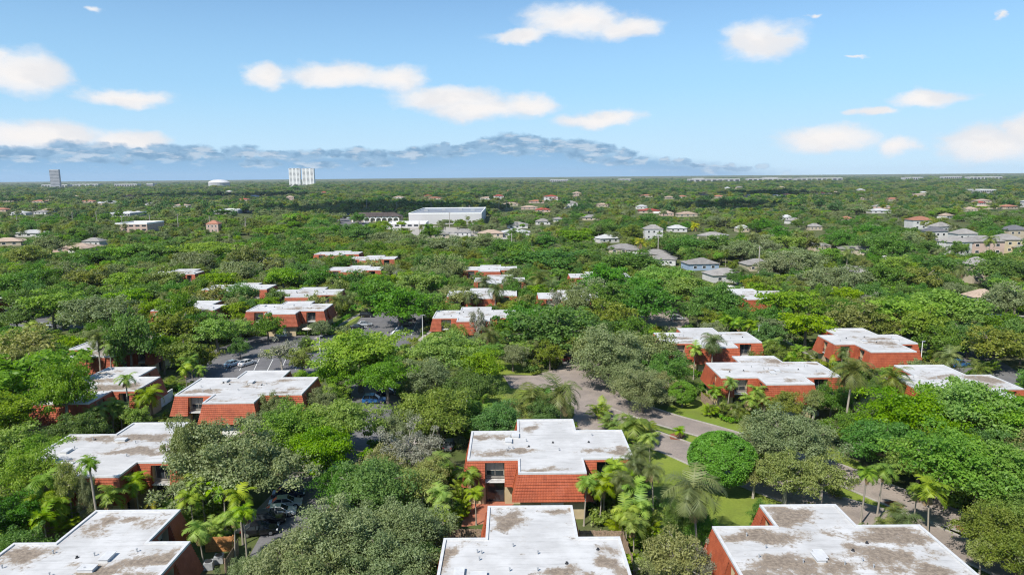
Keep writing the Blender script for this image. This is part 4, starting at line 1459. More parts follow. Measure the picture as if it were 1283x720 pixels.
HAND = [
    # foreground and left
    (28, 470, 150, 'b'), (-20, 520, 110, 'b'), (78, 488, 70, 'b'), (10, 560, 90, 'b'), (45, 568, 70, 'b'), (38, 592, 72, 'b'), (20, 640, 70, 'd'), (85, 604, 42, 'l'),
    (285, 574, 145, 'o'), (235, 560, 60, 'o'), (364, 702, 118, 'o'), (430, 668, 130, 'o'), (500, 660, 110, 'o'), (480, 705, 120, 'o'), (400, 715, 110, 'o'), (315, 715, 60, 'o'), (530, 700, 60, 'd'),
    (360, 535, 95, 'b'), (425, 525, 100, 'b'), (400, 560, 90, 'b'), (470, 600, 100, 'd'), (425, 600, 60, 'd'), (515, 555, 85, 's'), (540, 590, 60, 'l'), (480, 575, 60, 'l'),
    (450, 440, 115, 'b'), (485, 470, 70, 'b'), (420, 465, 60, 'b'), (560, 440, 95, 'b'), (600, 455, 70, 'b'), (540, 465, 70, 'o'), (548, 510, 95, 'y'), (590, 480, 60, 'd'), (505, 530, 60, 'o'), (580, 515, 55, 'd'),
    (352, 437, 46, 's'), (378, 449, 34, 'y'), (300, 372 + 60, 24, 'd'), (383, 428, 18, 'd'),
    (35, 428, 80, 'l'), (20, 450, 60, 'y'), (160, 418, 58, 'd'), (140, 425, 40, 'b'), (215, 405, 74, 'y'), (245, 402, 50, 'd'), (272, 412, 56, 'b'), (230, 438, 64, 'y'), (203, 432, 40, 'b'), (255, 445, 36, 'y'), (300, 410, 40, 'b'),
    (115, 386, 84, 'o'), (65, 380, 68, 'b'), (20, 395, 40, 'd'), (25, 420, 50, 'b'), (190, 385, 40, 'b'), (160, 372, 50, 'b'),
    (20, 352, 60, 'd'), (50, 345, 46, 'd'), (80, 340, 44, 'o'), (115, 320, 62, 'd'), (180, 315, 70, 'd'), (220, 310, 50, 'd'), (255, 312, 72, 'b'), (150, 318, 44, 'b'), (110, 347, 50, 'y'), (143, 340, 46, 'o'), (160, 352, 56, 'b'), (205, 347, 60, 'y'), (295, 337, 62, 'o'), (275, 350, 44, 'b'), (268, 366, 40, 'l'), (302, 378, 36, 'l'), (35, 318, 52, 'y'), (60, 304, 44, 'o'), (30, 372, 46, 'd'), (310, 320, 46, 'y'), (88, 365, 40, 'd'), (180, 365, 44, 'd'), (230, 370, 36, 'y'),
    (395, 376, 26, 'l'), (300, 366, 40, 'd'), (345, 373, 30, 'd'), (397, 334, 30, 'o'), (428, 327, 34, 'd'), (470, 333, 30, 'l'), (440, 348, 32, 'd'), (405, 338, 24, 'd'), (490, 338, 30, 'o'), (455, 345, 26, 'y'), (375, 384, 22, 'l'), (320, 342, 30, 'd'), (345, 334, 26, 'o'), (230, 384, 34, 'd'), (208, 392, 26, 'b'), (62, 456, 36, 'b'), (112, 616, 28, 'o'), (322, 528, 40, 'o'), (345, 508, 40, 'o'),
    (560, 366, 30, 'l'), (598, 401, 26, 's'), (602, 348, 22, 'd'), (640, 357, 24, 'd'), (585, 352, 20, 'l'), (575, 340, 26, 'd'), (645, 342, 26, 'o'), (698, 374, 24, 's'), (672, 385, 30, 'd'),
    # middle
    (380, 292, 46, 'd'), (415, 290, 40, 'd'), (450, 292, 44, 'd'), (345, 288, 44, 'b'), (335, 305, 40, 'd'), (370, 312, 44, 'd'), (480, 297, 44, 'o'), (515, 300, 54, 'o'), (560, 305, 60, 'o'), (602, 302, 58, 'o'), (630, 310, 46, 'd'), (355, 346, 50, 'b'), (398, 346, 46, 'd'), (338, 328, 38, 'l'), (330, 350, 30, 'o'),
    (470, 362, 56, 'd'), (500, 378, 70, 'd'), (525, 352, 56, 'b'), (530, 378, 50, 'd'), (475, 352, 40, 'b'), (560, 332, 54, 'o'), (535, 328, 40, 'd'), (500, 345, 22, 's'), (462, 330, 24, 'l'), (410, 326, 22, 'd'), (545, 345, 40, 'o'),
    (335, 405, 38, 'd'), (690, 322, 96, 'd'), (655, 318, 60, 'd'), (730, 315, 60, 'd'), (785, 325, 80, 'd'), (760, 345, 60, 'd'), (830, 345, 76, 'b'), (855, 360, 70, 'b'), (810, 375, 70, 'd'), (770, 370, 66, 'd'), (800, 360, 60, 'd'), (765, 392, 60, 'y'), (690, 405, 104, 'd'), (660, 400, 60, 'd'), (727, 400, 50, 'b'), (745, 362, 50, 'o'), (722, 374, 44, 'o'), (900, 372, 64, 'd'), (875, 385, 44, 'd'), (920, 395, 40, 'd'), (645, 365, 36, 'd'), (655, 390, 40, 'd'),
    (770, 435, 100, 'o'), (812, 432, 70, 'o'), (745, 432, 60, 'o'), (805, 480, 66, 'o'), (785, 460, 60, 'o'), (830, 478, 40, 'l'), (855, 492, 38, 'r'), (905, 575, 90, 'r'), (630, 412, 34, 'd'), (575, 372, 40, 'l'),
    # right
    (990, 541, 106, 'o'), (960, 535, 60, 'o'), (985, 588, 80, 'l'), (1030, 595, 70, 'l'), (945, 590, 50, 'l'), (845, 690, 90, 'l'), (875, 705, 60, 's'), (820, 705, 46, 'l'), (880, 655, 40, 'd'), (850, 645, 40, 'd'), (955, 640, 34, 'd'),
    (1135, 515, 110, 'b'), (1205, 505, 130, 'b'), (1262, 520, 110, 'b'), (1180, 570, 130, 'b'), (1250, 585, 130, 'b'), (1110, 550, 90, 'd'), (1150, 580, 80, 'b'), (1225, 605, 80, 'b'), (1275, 640, 70, 'b'), (1075, 530, 60, 'd'), (1240, 655, 80, 'y'), (1275, 690, 70, 'y'), (1230, 690, 40, 'l'),
    (1042, 495, 50, 'd'), (1020, 500, 30, 'l'), (1090, 490, 50, 'd'), (985, 378, 74, 'b'), (1010, 405, 66, 'b'), (965, 395, 50, 'd'), (1070, 396, 62, 'y'), (1050, 390, 50, 'd'), (1000, 322, 74, 'o'), (1050, 345, 80, 'o'), (975, 330, 54, 'o'), (1038, 318, 36, 'b'), (1108, 345, 56, 'd'), (1150, 345, 58, 'y'), (1180, 332, 60, 'd'), (1125, 330, 40, 'b'), (1130, 388, 86, 'b'), (1185, 380, 90, 'b'), (1160, 405, 70, 'b'), (1215, 392, 60, 'b'), (1090, 376, 34, 's'), (1105, 405, 50, 'y'), (1262, 370, 62, 'o'), (1258, 335, 66, 'd'), (1240, 325, 40, 'd'), (1250, 425, 76, 'y'), (1215, 418, 54, 'd'), (1275, 415, 50, 'd'), (1180, 425, 50, 'd'), (1085, 365, 44, 'd'), (1060, 370, 40, 'b'),
    (905, 305, 60, 'd'), (860, 305, 50, 'd'), (930, 310, 46, 'o'), (870, 318, 30, 'd'), (840, 300, 44, 'd'), (960, 300, 50, 'o'), (985, 302, 44, 'b'), (1010, 300, 40, 'y'), (1100, 300, 46, 'd'), (1140, 300, 44, 'o'), (1165, 310, 36, 'd'), (720, 295, 44, 'b'), (680, 300, 40, 'd'), (760, 285, 40, 'd'), (790, 290, 34, 'y'), (920, 345, 20, 'd'), (938, 350, 26, 'd'),
]
for i, (px, py, w, k) in enumerate(HAND):
    x, y, Rr, H = solve_tree(px, py, w, k)
    add_tree(x, y, Rr, H, k, (i * 2.4) % 6.28, i % 3 if k != 'r' else 0)

# ------------------------------------------------------------------ palms


def frond(V, U, rng, base, azim, elev, L, droop, leaflet, nl, wide, fan=0.55):
    """one feather leaf: a rachis and two rows of narrow leaflets"""
    ca, sa = math.cos(azim), math.sin(azim)
    pts = []
    p = np.array(base, float)
    e = elev
    ds = L / nl
    for j in range(nl + 1):
        pts.append((p.copy(), e))
        p = p + ds * np.array([ca * math.cos(e), sa * math.cos(e), math.sin(e)])
        e -= droop * (0.4 + 1.2 * j / nl) / nl
    side = np.array([-sa, ca, 0.0])
    cl = rng.uniform()
    for j in range(1, nl + 1):
        (p0, e0) = pts[j]
        fwd = np.array([ca * math.cos(e0), sa * math.cos(e0), math.sin(e0)])
        upv = np.cross(side, fwd) * -1
        t = j / nl
        ll = leaflet * (math.sin(math.pi * min(1, .12 + t * .9)) ** .6 + .12)
        for sg in (-1, 1):
            dr = side * sg * .80 + fwd * fan + np.array([0, 0, -.30 - .35 * rng.uniform()]) + upv * .25
            dr = dr / np.linalg.norm(dr)
            wv = fwd * wide
            tip = p0 + dr * ll
            V.append([p0 - wv, p0 + wv, (p0 + tip) / 2 + wv * 1.1, tip] if False else [p0 - wv * .8, p0 + wv * .8, tip + wv * .25, tip - wv * .25])
            U.append((cl, rng.uniform()))
    # rachis
    for j in range(nl):
        a, b_ = pts[j][0], pts[j + 1][0]
        w0 = side * .035
        V.append([a - w0, a + w0, b_ + w0, b_ - w0])
        U.append((cl, 1.0))


PALMK = {
    # fronds, length, droop, leaflet, leaflets, width, lowest elevation
    'c': dict(n=14, L=2.0, droop=2.1, ll=.62, nl=15, w=.09, e0=-.35),
    'k': dict(n=22, L=3.2, droop=1.9, ll=.85, nl=20, w=.07, e0=-.7),
    'q': dict(n=26, L=3.1, droop=2.3, ll=.9, nl=22, w=.06, e0=-.9),
    'g': dict(n=15, L=2.4, droop=1.7, ll=.7, nl=14, w=.08, e0=-.3),
}
PCACHE = {}
M['dry'] = simple('dry_frond', (0.24, 0.165, 0.085), 0.8, 0.3, 3)


def palm_crown(kind, var):
    if (kind, var) in PCACHE:
        return PCACHE[(kind, var)]
    rng = np.random.default_rng(ord(kind) * 31 + var)
    V, U = [], []
    if kind == 'a':
        for s in range(34):
            a = rng.uniform(0, 6.28)
            r = rng.uniform(0, .9)
            h = rng.uniform(.4, 2.6)
            frond(V, U, rng, (r * math.cos(a), r * math.sin(a), h), a + rng.normal() * .6, rng.uniform(.5, 1.35), rng.uniform(1.6, 2.4), rng.uniform(1.2, 1.9), .56, 14, .09)
    else:
        K = PALMK[kind]
        for i in range(K['n']):
            a = i * 2.39996 + rng.normal() * .28
            t = (i + .5) / K['n']
            e = K['e0'] + (1.25 - K['e0']) * t ** .9 + rng.normal() * .08
            frond(V, U, rng, (0, 0, .05 * t), a, e, K['L'] * rng.uniform(.72, 1.12), K['droop'] * rng.uniform(.7, 1.45), K['ll'], K['nl'], K['w'])
    n0 = len(V)
    if kind != 'a':
        for _ in range(3 if kind in 'cg' else 5):
            K = PALMK[kind]
            frond(V, U, rng, (0, 0, -.1), rng.uniform(0, 6.28), -rng.uniform(.75, 1.2), K['L'] * rng.uniform(.6, .85), .5, K['ll'] * .7, K['nl'], K['w'])
    me = quads_mesh('fronds', np.array(V), np.array(U), FROND[kind])
    me.materials.append(M['dry'])
    mi = np.zeros(len(V), dtype=np.int32)
    mi[n0:] = 1
    if len(me.polygons) == len(V):
        me.polygons.foreach_set('material_index', mi)
    PCACHE[(kind, var)] = me
    return me


_b = MB()
_b.tube([(0, 0, -.02), (0, 0, .04), (.0, 0, .2), (0, 0, .6), (0, 0, 1.0)], [.20, .16, .115, .10, .085], 8)
TRUNK = _b.mesh('trunk', M['palmbark'], smooth_=True)
_b = MB()
_b.lathe([(.12, -.75), (.15, -.5), (.11, -.05), (.05, .1)], 8)
SHAFT = _b.mesh('crownshaft', simple('crownshaft_green', (0.13, 0.2, 0.04), .4, .15, 2), smooth_=True)
_b = MB()
for k in range(7):
    a = k * .9
    _b.tube([(.35 * math.cos(a), .35 * math.sin(a), 0), (.5 * math.cos(a), .5 * math.sin(a), 1.2), (.85 * math.cos(a), .85 * math.sin(a), 2.6)], [.06, .05, .035], 5)
STEMS = _b.mesh('stems', simple('areca_stem', (0.27, 0.25, 0.09), .6, .2, 3), smooth_=True)
NOMW = {'c': 3.2, 'k': 5.4, 'q': 4.9, 'a': 4.6, 'g': 4.0}
PDESC = {'c': 'slim bright green palm', 'k': 'coconut palm with arching fronds', 'q': 'drooping dull-green palm', 'a': 'bushy areca palm clump', 'g': 'golden-fronded palm'}
PPLUR = {'c': 'slim bright green palms', 'k': 'coconut palms', 'q': 'drooping dull-green palms', 'a': 'bushy areca palm clumps', 'g': 'golden-fronded palms'}


def add_palm(px, py, w, kind, h, var=0):
    zc = h if kind != 'a' else h * .6
    p = P(px, py, zc)
    dep = proj(p.x, p.y, zc)[2]
    for _ in range(20):
        if not any(inside(grow(pl, 1.1), p.x, p.y) for _c, _d, pl in HOUSES):
            break
        if kind == 'a':
            p.y -= .6
            continue
        h += .35
        zc = h
        p = P(px, py, zc)
    dep = proj(p.x, p.y, zc)[2]
    s = max(.5, min(2.2, 1.08 * w * dep / F / NOMW[kind]))
    r = empty('areca_palm' if kind == 'a' else 'palm_tree', (p.x, p.y, 0), (px * .37) % 6.28)
    r.rotation_euler = (.07 * math.sin(px * 1.7), .07 * math.cos(py * 2.3), (px * .37) % 6.28)
    c = link('fronds', palm_crown(kind, var % 5), r)
    if kind == 'a':
        s2 = h / 4.2
        c.scale = (s, s, s2)
        t = link('stems', STEMS, r)
        t.scale = (s, s, s2)
    else:
        c.location = (0, 0, h)
        c.scale = (s, s, s)
        t = link('trunk', TRUNK, r)
        ts = max(.75, min(1.8, h / 7))
        t.scale = (ts, ts, h - .3)
        if kind in 'cg':
            k = link('crownshaft', SHAFT, r)
            k.location = (0, 0, h)
            k.scale = (ts, ts, ts)
    tall = 'tall ' if h > 9 else 'short ' if h < 3.2 and kind != 'a' else ''
    later(r, tall + PDESC[kind], tall + PPLUR[kind], px, py, 'palm', 'palms planted around the houses')
    TREES.append((p.x, p.y, 1.2, h))


PALMS = [
    # lower left
    (253, 603, 40, 'c', 6.5), (278, 612, 40, 'c', 6.2), (300, 622, 38, 'c', 6.4), (240, 622, 36, 'c', 5.6), (252, 662, 36, 'c', 5.0), (290, 645, 34, 'c', 6.0), (268, 632, 36, 'a', 5.0), (235, 640, 40, 'a', 4.2), (265, 655, 40, 'a', 4.2), (305, 640, 30, 'c', 6.6),
    (55, 604, 42, 'c', 6.0), (48, 625, 38, 'c', 5.0), (66, 632, 38, 'c', 4.6), (55, 648, 36, 'c', 4.0), (85, 615, 34, 'a', 4.0), (115, 580, 28, 'c', 10), (120, 608, 38, 'a', 4.0), (135, 620, 36, 'c', 4.0), (170, 603, 38, 'c', 5.2), (187, 631, 18, 'g', 2.2), (208, 632, 34, 'a', 2.2), (30, 660, 40, 'a', 3.5), (80, 655, 36, 'a', 3.5), (110, 625, 30, 'a', 3.0),
    # left middle
    (108, 522, 30, 'c', 4.6), (122, 514, 28, 'c', 5.0), (138, 508, 30, 'c', 5.4), (150, 512, 26, 'c', 4.8), (112, 535, 34, 'a', 3.4), (130, 530, 34, 'a', 3.4), (155, 475, 24, 'c', 9.5), (186, 492, 34, 'c', 6.4), (172, 500, 26, 'c', 5.4), (198, 505, 26, 'a', 3.6), (160, 520, 26, 'a', 3.2), (145, 528, 24, 'a', 3.0), (205, 520, 24, 'a', 2.8),
    (121, 423, 30, 'q', 7.5), (135, 432, 24, 'c', 5.5), (93, 440, 26, 'a', 4.2), (105, 445, 22, 'c', 5.4), (115, 462, 26, 'a', 3.0), (240, 452, 24, 'c', 5.5), (232, 462, 20, 'c', 4.6), (218, 476, 26, 'a', 3.6), (210, 482, 24, 'a', 3.2), (250, 462, 18, 'c', 4.0), (100, 460, 20, 'a', 3.6), (272, 398, 22, 'q', 6.0), (258, 392, 20, 'q', 6.5), (268, 408, 18, 'g', 4.5),
    (40, 408, 20, 'c', 4.0), (80, 405, 22, 'a', 3.2), (70, 398, 18, 'a', 3.2), (55, 416, 22, 'a', 3.0),
    # around the central block
    (732, 604, 32, 'c', 6.0), (752, 608, 34, 'c', 5.4), (746, 588, 30, 'a', 4.6), (764, 594, 32, 'a', 4.6), (782, 590, 32, 'c', 5.8), (805, 566, 36, 'q', 8.0), (820, 588, 30, 'q', 6.6), (790, 608, 36, 'c', 5.2), (802, 634, 38, 'c', 5.0), (786, 640, 38, 'c', 4.8), (776, 650, 34, 'a', 4.0), (812, 655, 32, 'a', 4.0), (795, 655, 34, 'c', 4.4), (772, 622, 30, 'a', 4.0), (800, 600, 34, 'a', 4.4), (770, 575, 28, 'a', 5.0), (772, 584, 36, 'c', 6.4), (797, 581, 36, 'q', 7.0), (757, 598, 32, 'c', 5.6), (783, 600, 34, 'q', 6.2),
    (877, 612, 72, 'q', 8.6), (550, 575, 36, 'c', 5.2), (560, 590, 34, 'a', 4.0), (588, 597, 30, 'c', 5.0), (575, 610, 30, 'a', 4.4), (555, 617, 34, 'c', 5.2), (550, 638, 32, 'c', 4.6), (596, 616, 24, 'c', 4.6), (567, 640, 26, 'a', 3.6), (580, 628, 24, 'a', 3.4), (545, 660, 30, 'a', 3.2),
    (703, 492, 60, 'k', 6.5), (666, 497, 56, 'k', 5.8), (650, 510, 44, 'k', 4.6), (752, 508, 32, 'a', 4.5), (795, 530, 42, 'c', 4.6), (780, 535, 36, 'a', 3.6), (810, 535, 36, 'a', 3.8), (765, 525, 30, 'a', 3.6), (798, 552, 34, 'a', 3.6), (815, 548, 26, 'c', 4.0), (592, 520, 40, 'a', 5.0), (612, 515, 34, 'a', 4.6), (580, 530, 30, 'a', 4.4), (602, 500, 34, 'a', 5.6), (575, 502, 34, 'a', 5.0), (560, 485, 30, 'a', 5.0),
    (851, 539, 16, 'c', 1.6),
    # right
    (870, 437, 22, 'c', 7.0), (893, 426, 32, 'q', 7.5), (885, 440, 18, 'a', 4.0), (905, 440, 16, 'a', 4.0), (898, 490, 24, 'c', 4.6), (912, 478, 20, 'c', 6.0), (904, 508, 26, 'a', 3.4), (922, 512, 26, 'k', 2.6), (936, 500, 24, 'c', 4.4), (950, 490, 26, 'c', 5.2), (945, 510, 24, 'a', 3.2), (958, 502, 22, 'c', 4.2), (890, 510, 22, 'a', 3.0), (932, 515, 20, 'k', 2.2),
    (1063, 463, 58, 'k', 11.5), (1118, 472, 44, 'k', 7.5), (1040, 455, 24, 'a', 5.0), (1090, 462, 30, 'a', 5.0), (1075, 478, 30, 'a', 4.6), (1105, 478, 26, 'a', 4.6), (1120, 490, 26, 'k', 4.5),
    (1083, 590, 26, 'c', 7.4), (1103, 587, 34, 'c', 7.4), (1148, 612, 26, 'c', 5.0), (1168, 613, 42, 'c', 6.4), (1134, 650, 40, 'q', 2.2), (1108, 655, 26, 'q', 1.8), (1120, 640, 18, 'k', 2.0), (1190, 447, 36, 'k', 4.5), (1175, 442, 26, 'a', 4.0), (1225, 462, 34, 'k', 4.2), (1240, 455, 26, 'a', 3.6),
    (968, 430, 24, 'c', 4.8), (975, 440, 18, 'a', 3.4), (1002, 436, 22, 'a', 3.4), (1010, 446, 18, 'a', 3.0), (910, 400, 22, 'c', 5.6), (925, 404, 22, 'c', 5.6), (940, 406, 22, 'c', 5.6), (950, 412, 18, 'c', 5.0), (900, 405, 18, 'c', 5.0), (990, 448, 18, 'a', 2.8),
    # middle distance
    (611, 418, 28, 'q', 7.0), (625, 428, 22, 'a', 4.2), (600, 425, 18, 'q', 5.6), (420, 376, 28, 'q', 6.0), (430, 384, 22, 'a', 4.6), (440, 372, 22, 'q', 5.6), (675, 350, 38, 'k', 8.0), (660, 356, 26, 'q', 6.5), (690, 358, 28, 'q', 6.5), (606, 352, 26, 'q', 7.0), (618, 362, 26, 'q', 7.0), (640, 350, 22, 'q', 6.0), (585, 370, 20, 'q', 5.0), (628, 375, 22, 'q', 5.5), (598, 372, 18, 'q', 5.0), (350, 368, 20, 'q', 5.0), (345, 380, 22, 'a', 4.0),
    (210, 266, 18, 'k', 14), (12, 284, 26, 'k', 12), (113, 288, 18, 'q', 9), (75, 292, 20, 'q', 7), (804, 303, 22, 'g', 7), (871, 283, 18, 'g', 7), (1195, 285, 20, 'q', 8), (1175, 315, 18, 'q', 8), (1205, 338, 20, 'q', 9), (552, 280, 16, 'q', 8), (700, 280, 16, 'q', 8), (1130, 325, 16, 'q', 7), (215, 380, 22, 'q', 6), (205, 372, 20, 'q', 6), (235, 368, 20, 'q', 6), (250, 372, 18, 'q', 5), (222, 388, 18, 'q', 5), (320, 385, 18, 'a', 4), (930, 340, 22, 'q', 6),
    (575, 470, 30, 'q', 6), (380, 470, 20, 'c', 4), (395, 480, 18, 'g', 3.4), (668, 430, 20, 'q', 5), (1055, 440, 20, 'q', 6),
]
for i, a in enumerate(PALMS):
    add_palm(*a, var=i)

# ------------------------------------------------------------------ fill: more single trees up to about 300, then the far wood as stuff


def inside(poly, x, y):
    c = False
    n = len(poly)
    for i in range(n):
        x1, y1 = poly[i]
        x2, y2 = poly[i - 1]
        if (y1 > y) != (y2 > y) and x < (x2 - x1) * (y - y1) / (y2 - y1) + x1:
            c = not c
    return c


HB = []
for cx, cy, poly in HOUSES:
    xs = [p[0] for p in poly]; ys = [p[1] for p in poly]
    corners = [proj(x, y, z) for x, y in poly for z in (6.6, 4.5)]
    HB.append((min(xs), max(xs), min(ys), max(ys), cy, min(c[0] for c in corners), max(c[0] for c in corners), min(c[1] for c in corners), max(c[1] for c in corners)))
# pieces of open ground that stay open in the picture: x0, x1, y0, y1 in photograph pixels and the distance of the ground there
OPEN = []
for poly in BLOCKED:
    q = [proj(x, y, 0) for x, y in poly]
    OPEN.append((min(c[0] for c in q), max(c[0] for c in q), min(c[1] for c in q), max(c[1] for c in q), [(c[0], c[1]) for c in q], min(p[1] for p in poly)))


def clear_of_views(x, y, Rr, H, slack=.3):
    px, pt_, dep = proj(x, y, H)
    w = Rr / dep * F * .9
    pb = proj(x, y, 1.0)[1]
    for x0, x1, y0, y1, cy, hx0, hx1, hy0, hy1 in HB:
        if x0 - Rr * .75 < x < x1 + Rr * .75 and y0 - Rr * .75 < y < y1 + Rr * .75:
            return False
        if y < cy and cy - y < 160:
            ix = min(px + w, hx1) - max(px - w, hx0)
            iy = min(pb, hy1) - max(pt_, hy0)
            if ix > 0 and iy > 0 and ix * iy > slack * min(2 * w, hx1 - hx0) * (hy1 - hy0):
                return False
    for x0, x1, y0, y1, poly, wy in OPEN:
        for sx, sy in ((px, pt_ + 2), (px - w * .6, (pt_ + pb) / 2), (px + w * .6, (pt_ + pb) / 2), (px, (pt_ + pb) / 2), (px, pb)):
            if x0 < sx < x1 and y0 < sy < y1 and inside(poly, sx, sy):
                return False
    return True


def near_far_house(x, y, H, Rr=3.5):
    for hx, hy, hs, hz in FARH:
        if abs(x - hx) < hs + 4 and -12 < y - hy < hs:
            return True
        if abs(x - hx * y / hy) < hs + Rr * .6 and 0 < hy - y:
            need = (H - hz * .28) * hy / 38.0
            if hy - y < need:
                return True
    return False


UPOLES = [(952, 308, 12.5), (825, 296, 11), (641, 292, 11), (1110, 320, 9), (90, 266, 12), (120, 265, 13), (187, 269, 13), (222, 268, 14), (20, 268, 11), (152, 270, 11), (41, 261, 11), (563, 266, 14), (525, 277, 11), (459, 250, 13), (497, 253, 12), (625, 252, 14), (635, 251, 14), (588, 257, 12), (307, 272, 10), (262, 270, 11), (540, 253, 12)]
for px, py, h in UPOLES:
    p = P(px, py, h)
    FARH.append((p.x, p.y, 4.0, 11.0))
rf = random.Random(21)
fill = 0
LIMIT = 299 - len(HAND)
cand = []
y = 58.0
while y < 420:
    xw = .80 * y + 22
    x = -xw
    while x < xw:
        cand.append((x + rf.uniform(-2.6, 2.6), y + rf.uniform(-2.6, 2.6)))
        x += 7.0
    y += 7.0
cand.sort(key=lambda c: math.hypot(*c) + rf.uniform(0, 30))
POOL = 'ddddbbbooyyl'
REST = []
for x, y in cand:
    Rr = rf.uniform(2.6, 4.8)
    H = min(11, 2.6 + Rr * rf.uniform(1.1, 1.5))
    if not clear_of_views(x, y, Rr, H):
        continue
    if any((x - tx) ** 2 + (y - ty) ** 2 < (.62 * (Rr + tr)) ** 2 for tx, ty, tr, th in TREES):
        continue
    if near_far_house(x, y, H):
        continue
    k = rf.choice(POOL)
    if fill < LIMIT:
        add_tree(x, y, Rr, H, k, rf.uniform(0, 6.28), rf.randrange(3))
        fill += 1
    else:
        REST.append((x, y, Rr, H, k))
        TREES.append((x, y, Rr, H))


def instancer(name, pts, protos, label=None):
    """one object of countless small plants: points carry index, turn and size"""
    me = bpy.data.meshes.new(name)
    me.vertices.add(len(pts))
    me.vertices.foreach_set('co', np.array([p[:3] for p in pts], dtype=np.float32).ravel())
    a = me.attributes.new('idx', 'INT', 'POINT'); a.data.foreach_set('value', [p[3] for p in pts])
    a = me.attributes.new('rot', 'FLOAT_VECTOR', 'POINT'); a.data.foreach_set('vector', np.array([(0, 0, p[4]) for p in pts], dtype=np.float32).ravel())
    a = me.attributes.new('scl', 'FLOAT_VECTOR', 'POINT'); a.data.foreach_set('vector', np.array([p[5] for p in pts], dtype=np.float32).ravel())
    o = link(name, me)
    col = bpy.data.collections.new(name + '_kinds')
    for i, ms in enumerate(protos):
        q = bpy.data.objects.new('%03d_%s' % (i, name), ms)
        col.objects.link(q)
    g = bpy.data.node_groups.new(name, 'GeometryNodeTree')
    g.interface.new_socket('Geometry', in_out='INPUT', socket_type='NodeSocketGeometry')
    g.interface.new_socket('Geometry', in_out='OUTPUT', socket_type='NodeSocketGeometry')
    gi, go = g.nodes.new('NodeGroupInput'), g.nodes.new('NodeGroupOutput')
    ci = g.nodes.new('GeometryNodeCollectionInfo')
    ci.inputs['Collection'].default_value = col
    ci.inputs['Separate Children'].default_value = True
    ci.inputs['Reset Children'].default_value = True
    ip = g.nodes.new('GeometryNodeInstanceOnPoints')

    def na(nm, dt):
        n = g.nodes.new('GeometryNodeInputNamedAttribute')
        n.data_type = dt
        n.inputs['Name'].default_value = nm
        return n.outputs['Attribute']
    er = g.nodes.new('FunctionNodeEulerToRotation')
    g.links.new(na('rot', 'FLOAT_VECTOR'), er.inputs[0])
    g.links.new(gi.outputs[0], ip.inputs['Points'])
    g.links.new(ci.outputs[0], ip.inputs['Instance'])
    ip.inputs['Pick Instance'].default_value = True
    g.links.new(na('idx', 'INT'), ip.inputs['Instance Index'])
    g.links.new(er.outputs[0], ip.inputs['Rotation'])
    g.links.new(na('scl', 'FLOAT_VECTOR'), ip.inputs['Scale'])
    g.links.new(ip.outputs[0], go.inputs[0])
    md = o.modifiers.new('scatter', 'NODES')
    md.node_group = g
    tag(o, label, 'woods' if 'wood' in name else 'undergrowth', None, 'stuff')
    return o


def joined(kind, lod, var):
    """crown and trunk in one mesh for the far wood"""
    crown, trunk = tree_proto(kind, lod, var)
    nv = len(crown.vertices)
    vs = [tuple(v.co) for v in crown.vertices] + [tuple(v.co) for v in trunk.vertices]
    fs = [tuple(p.vertices) for p in crown.polygons] + [tuple(i + nv for i in p.vertices) for p in trunk.polygons]
    me = bpy.data.meshes.new('far_tree')
    me.from_pydata(vs, [], fs)
    me.materials.append(LEAF['far'] if lod == 'far' and kind in 'db' and var % 2 == 0 else LEAF[kind]); me.materials.append(M['bark'])
    me.polygons.foreach_set('material_index', [0] * len(crown.polygons) + [1] * len(trunk.polygons))
    uv = me.uv_layers.new(name='UVMap')
    src = crown.uv_layers[0].data
    for i in range(len(src)):
        uv.data[i].uv = src[i].uv
    me.update()
    return me


FK = ['d', 'b', 'o', 'y', 'd', 'o', 'o', 'd']
protos = [joined(k, 'mid', i % 3) for i, k in enumerate(FK)] + [joined(k, 'far', i) for i, k in enumerate(FK)]


def joined_palm(kind, var):
    cr = palm_crown(kind, var)
    n = len(cr.polygons)
    vs = [(v.co.x, v.co.y, v.co.z + 7.5) for v in cr.vertices]
    fs = [tuple(p.vertices) for p in cr.polygons]
    for v in TRUNK.vertices:
        vs.append((v.co.x, v.co.y, v.co.z * 7.4))
    m0 = len(cr.vertices)
    fs += [tuple(i + m0 for i in p.vertices) for p in TRUNK.polygons]
    me = bpy.data.meshes.new('far_palm')
    me.from_pydata(vs, [], fs)
    me.materials.append(FROND[kind]); me.materials.append(M['palmbark'])
    me.polygons.foreach_set('material_index', [0] * n + [1] * len(TRUNK.polygons))
    uv = me.uv_layers.new(name='UVMap')
    src = cr.uv_layers[0].data
    for i in range(len(src)):
        uv.data[i].uv = src[i].uv
    me.update()
    return me


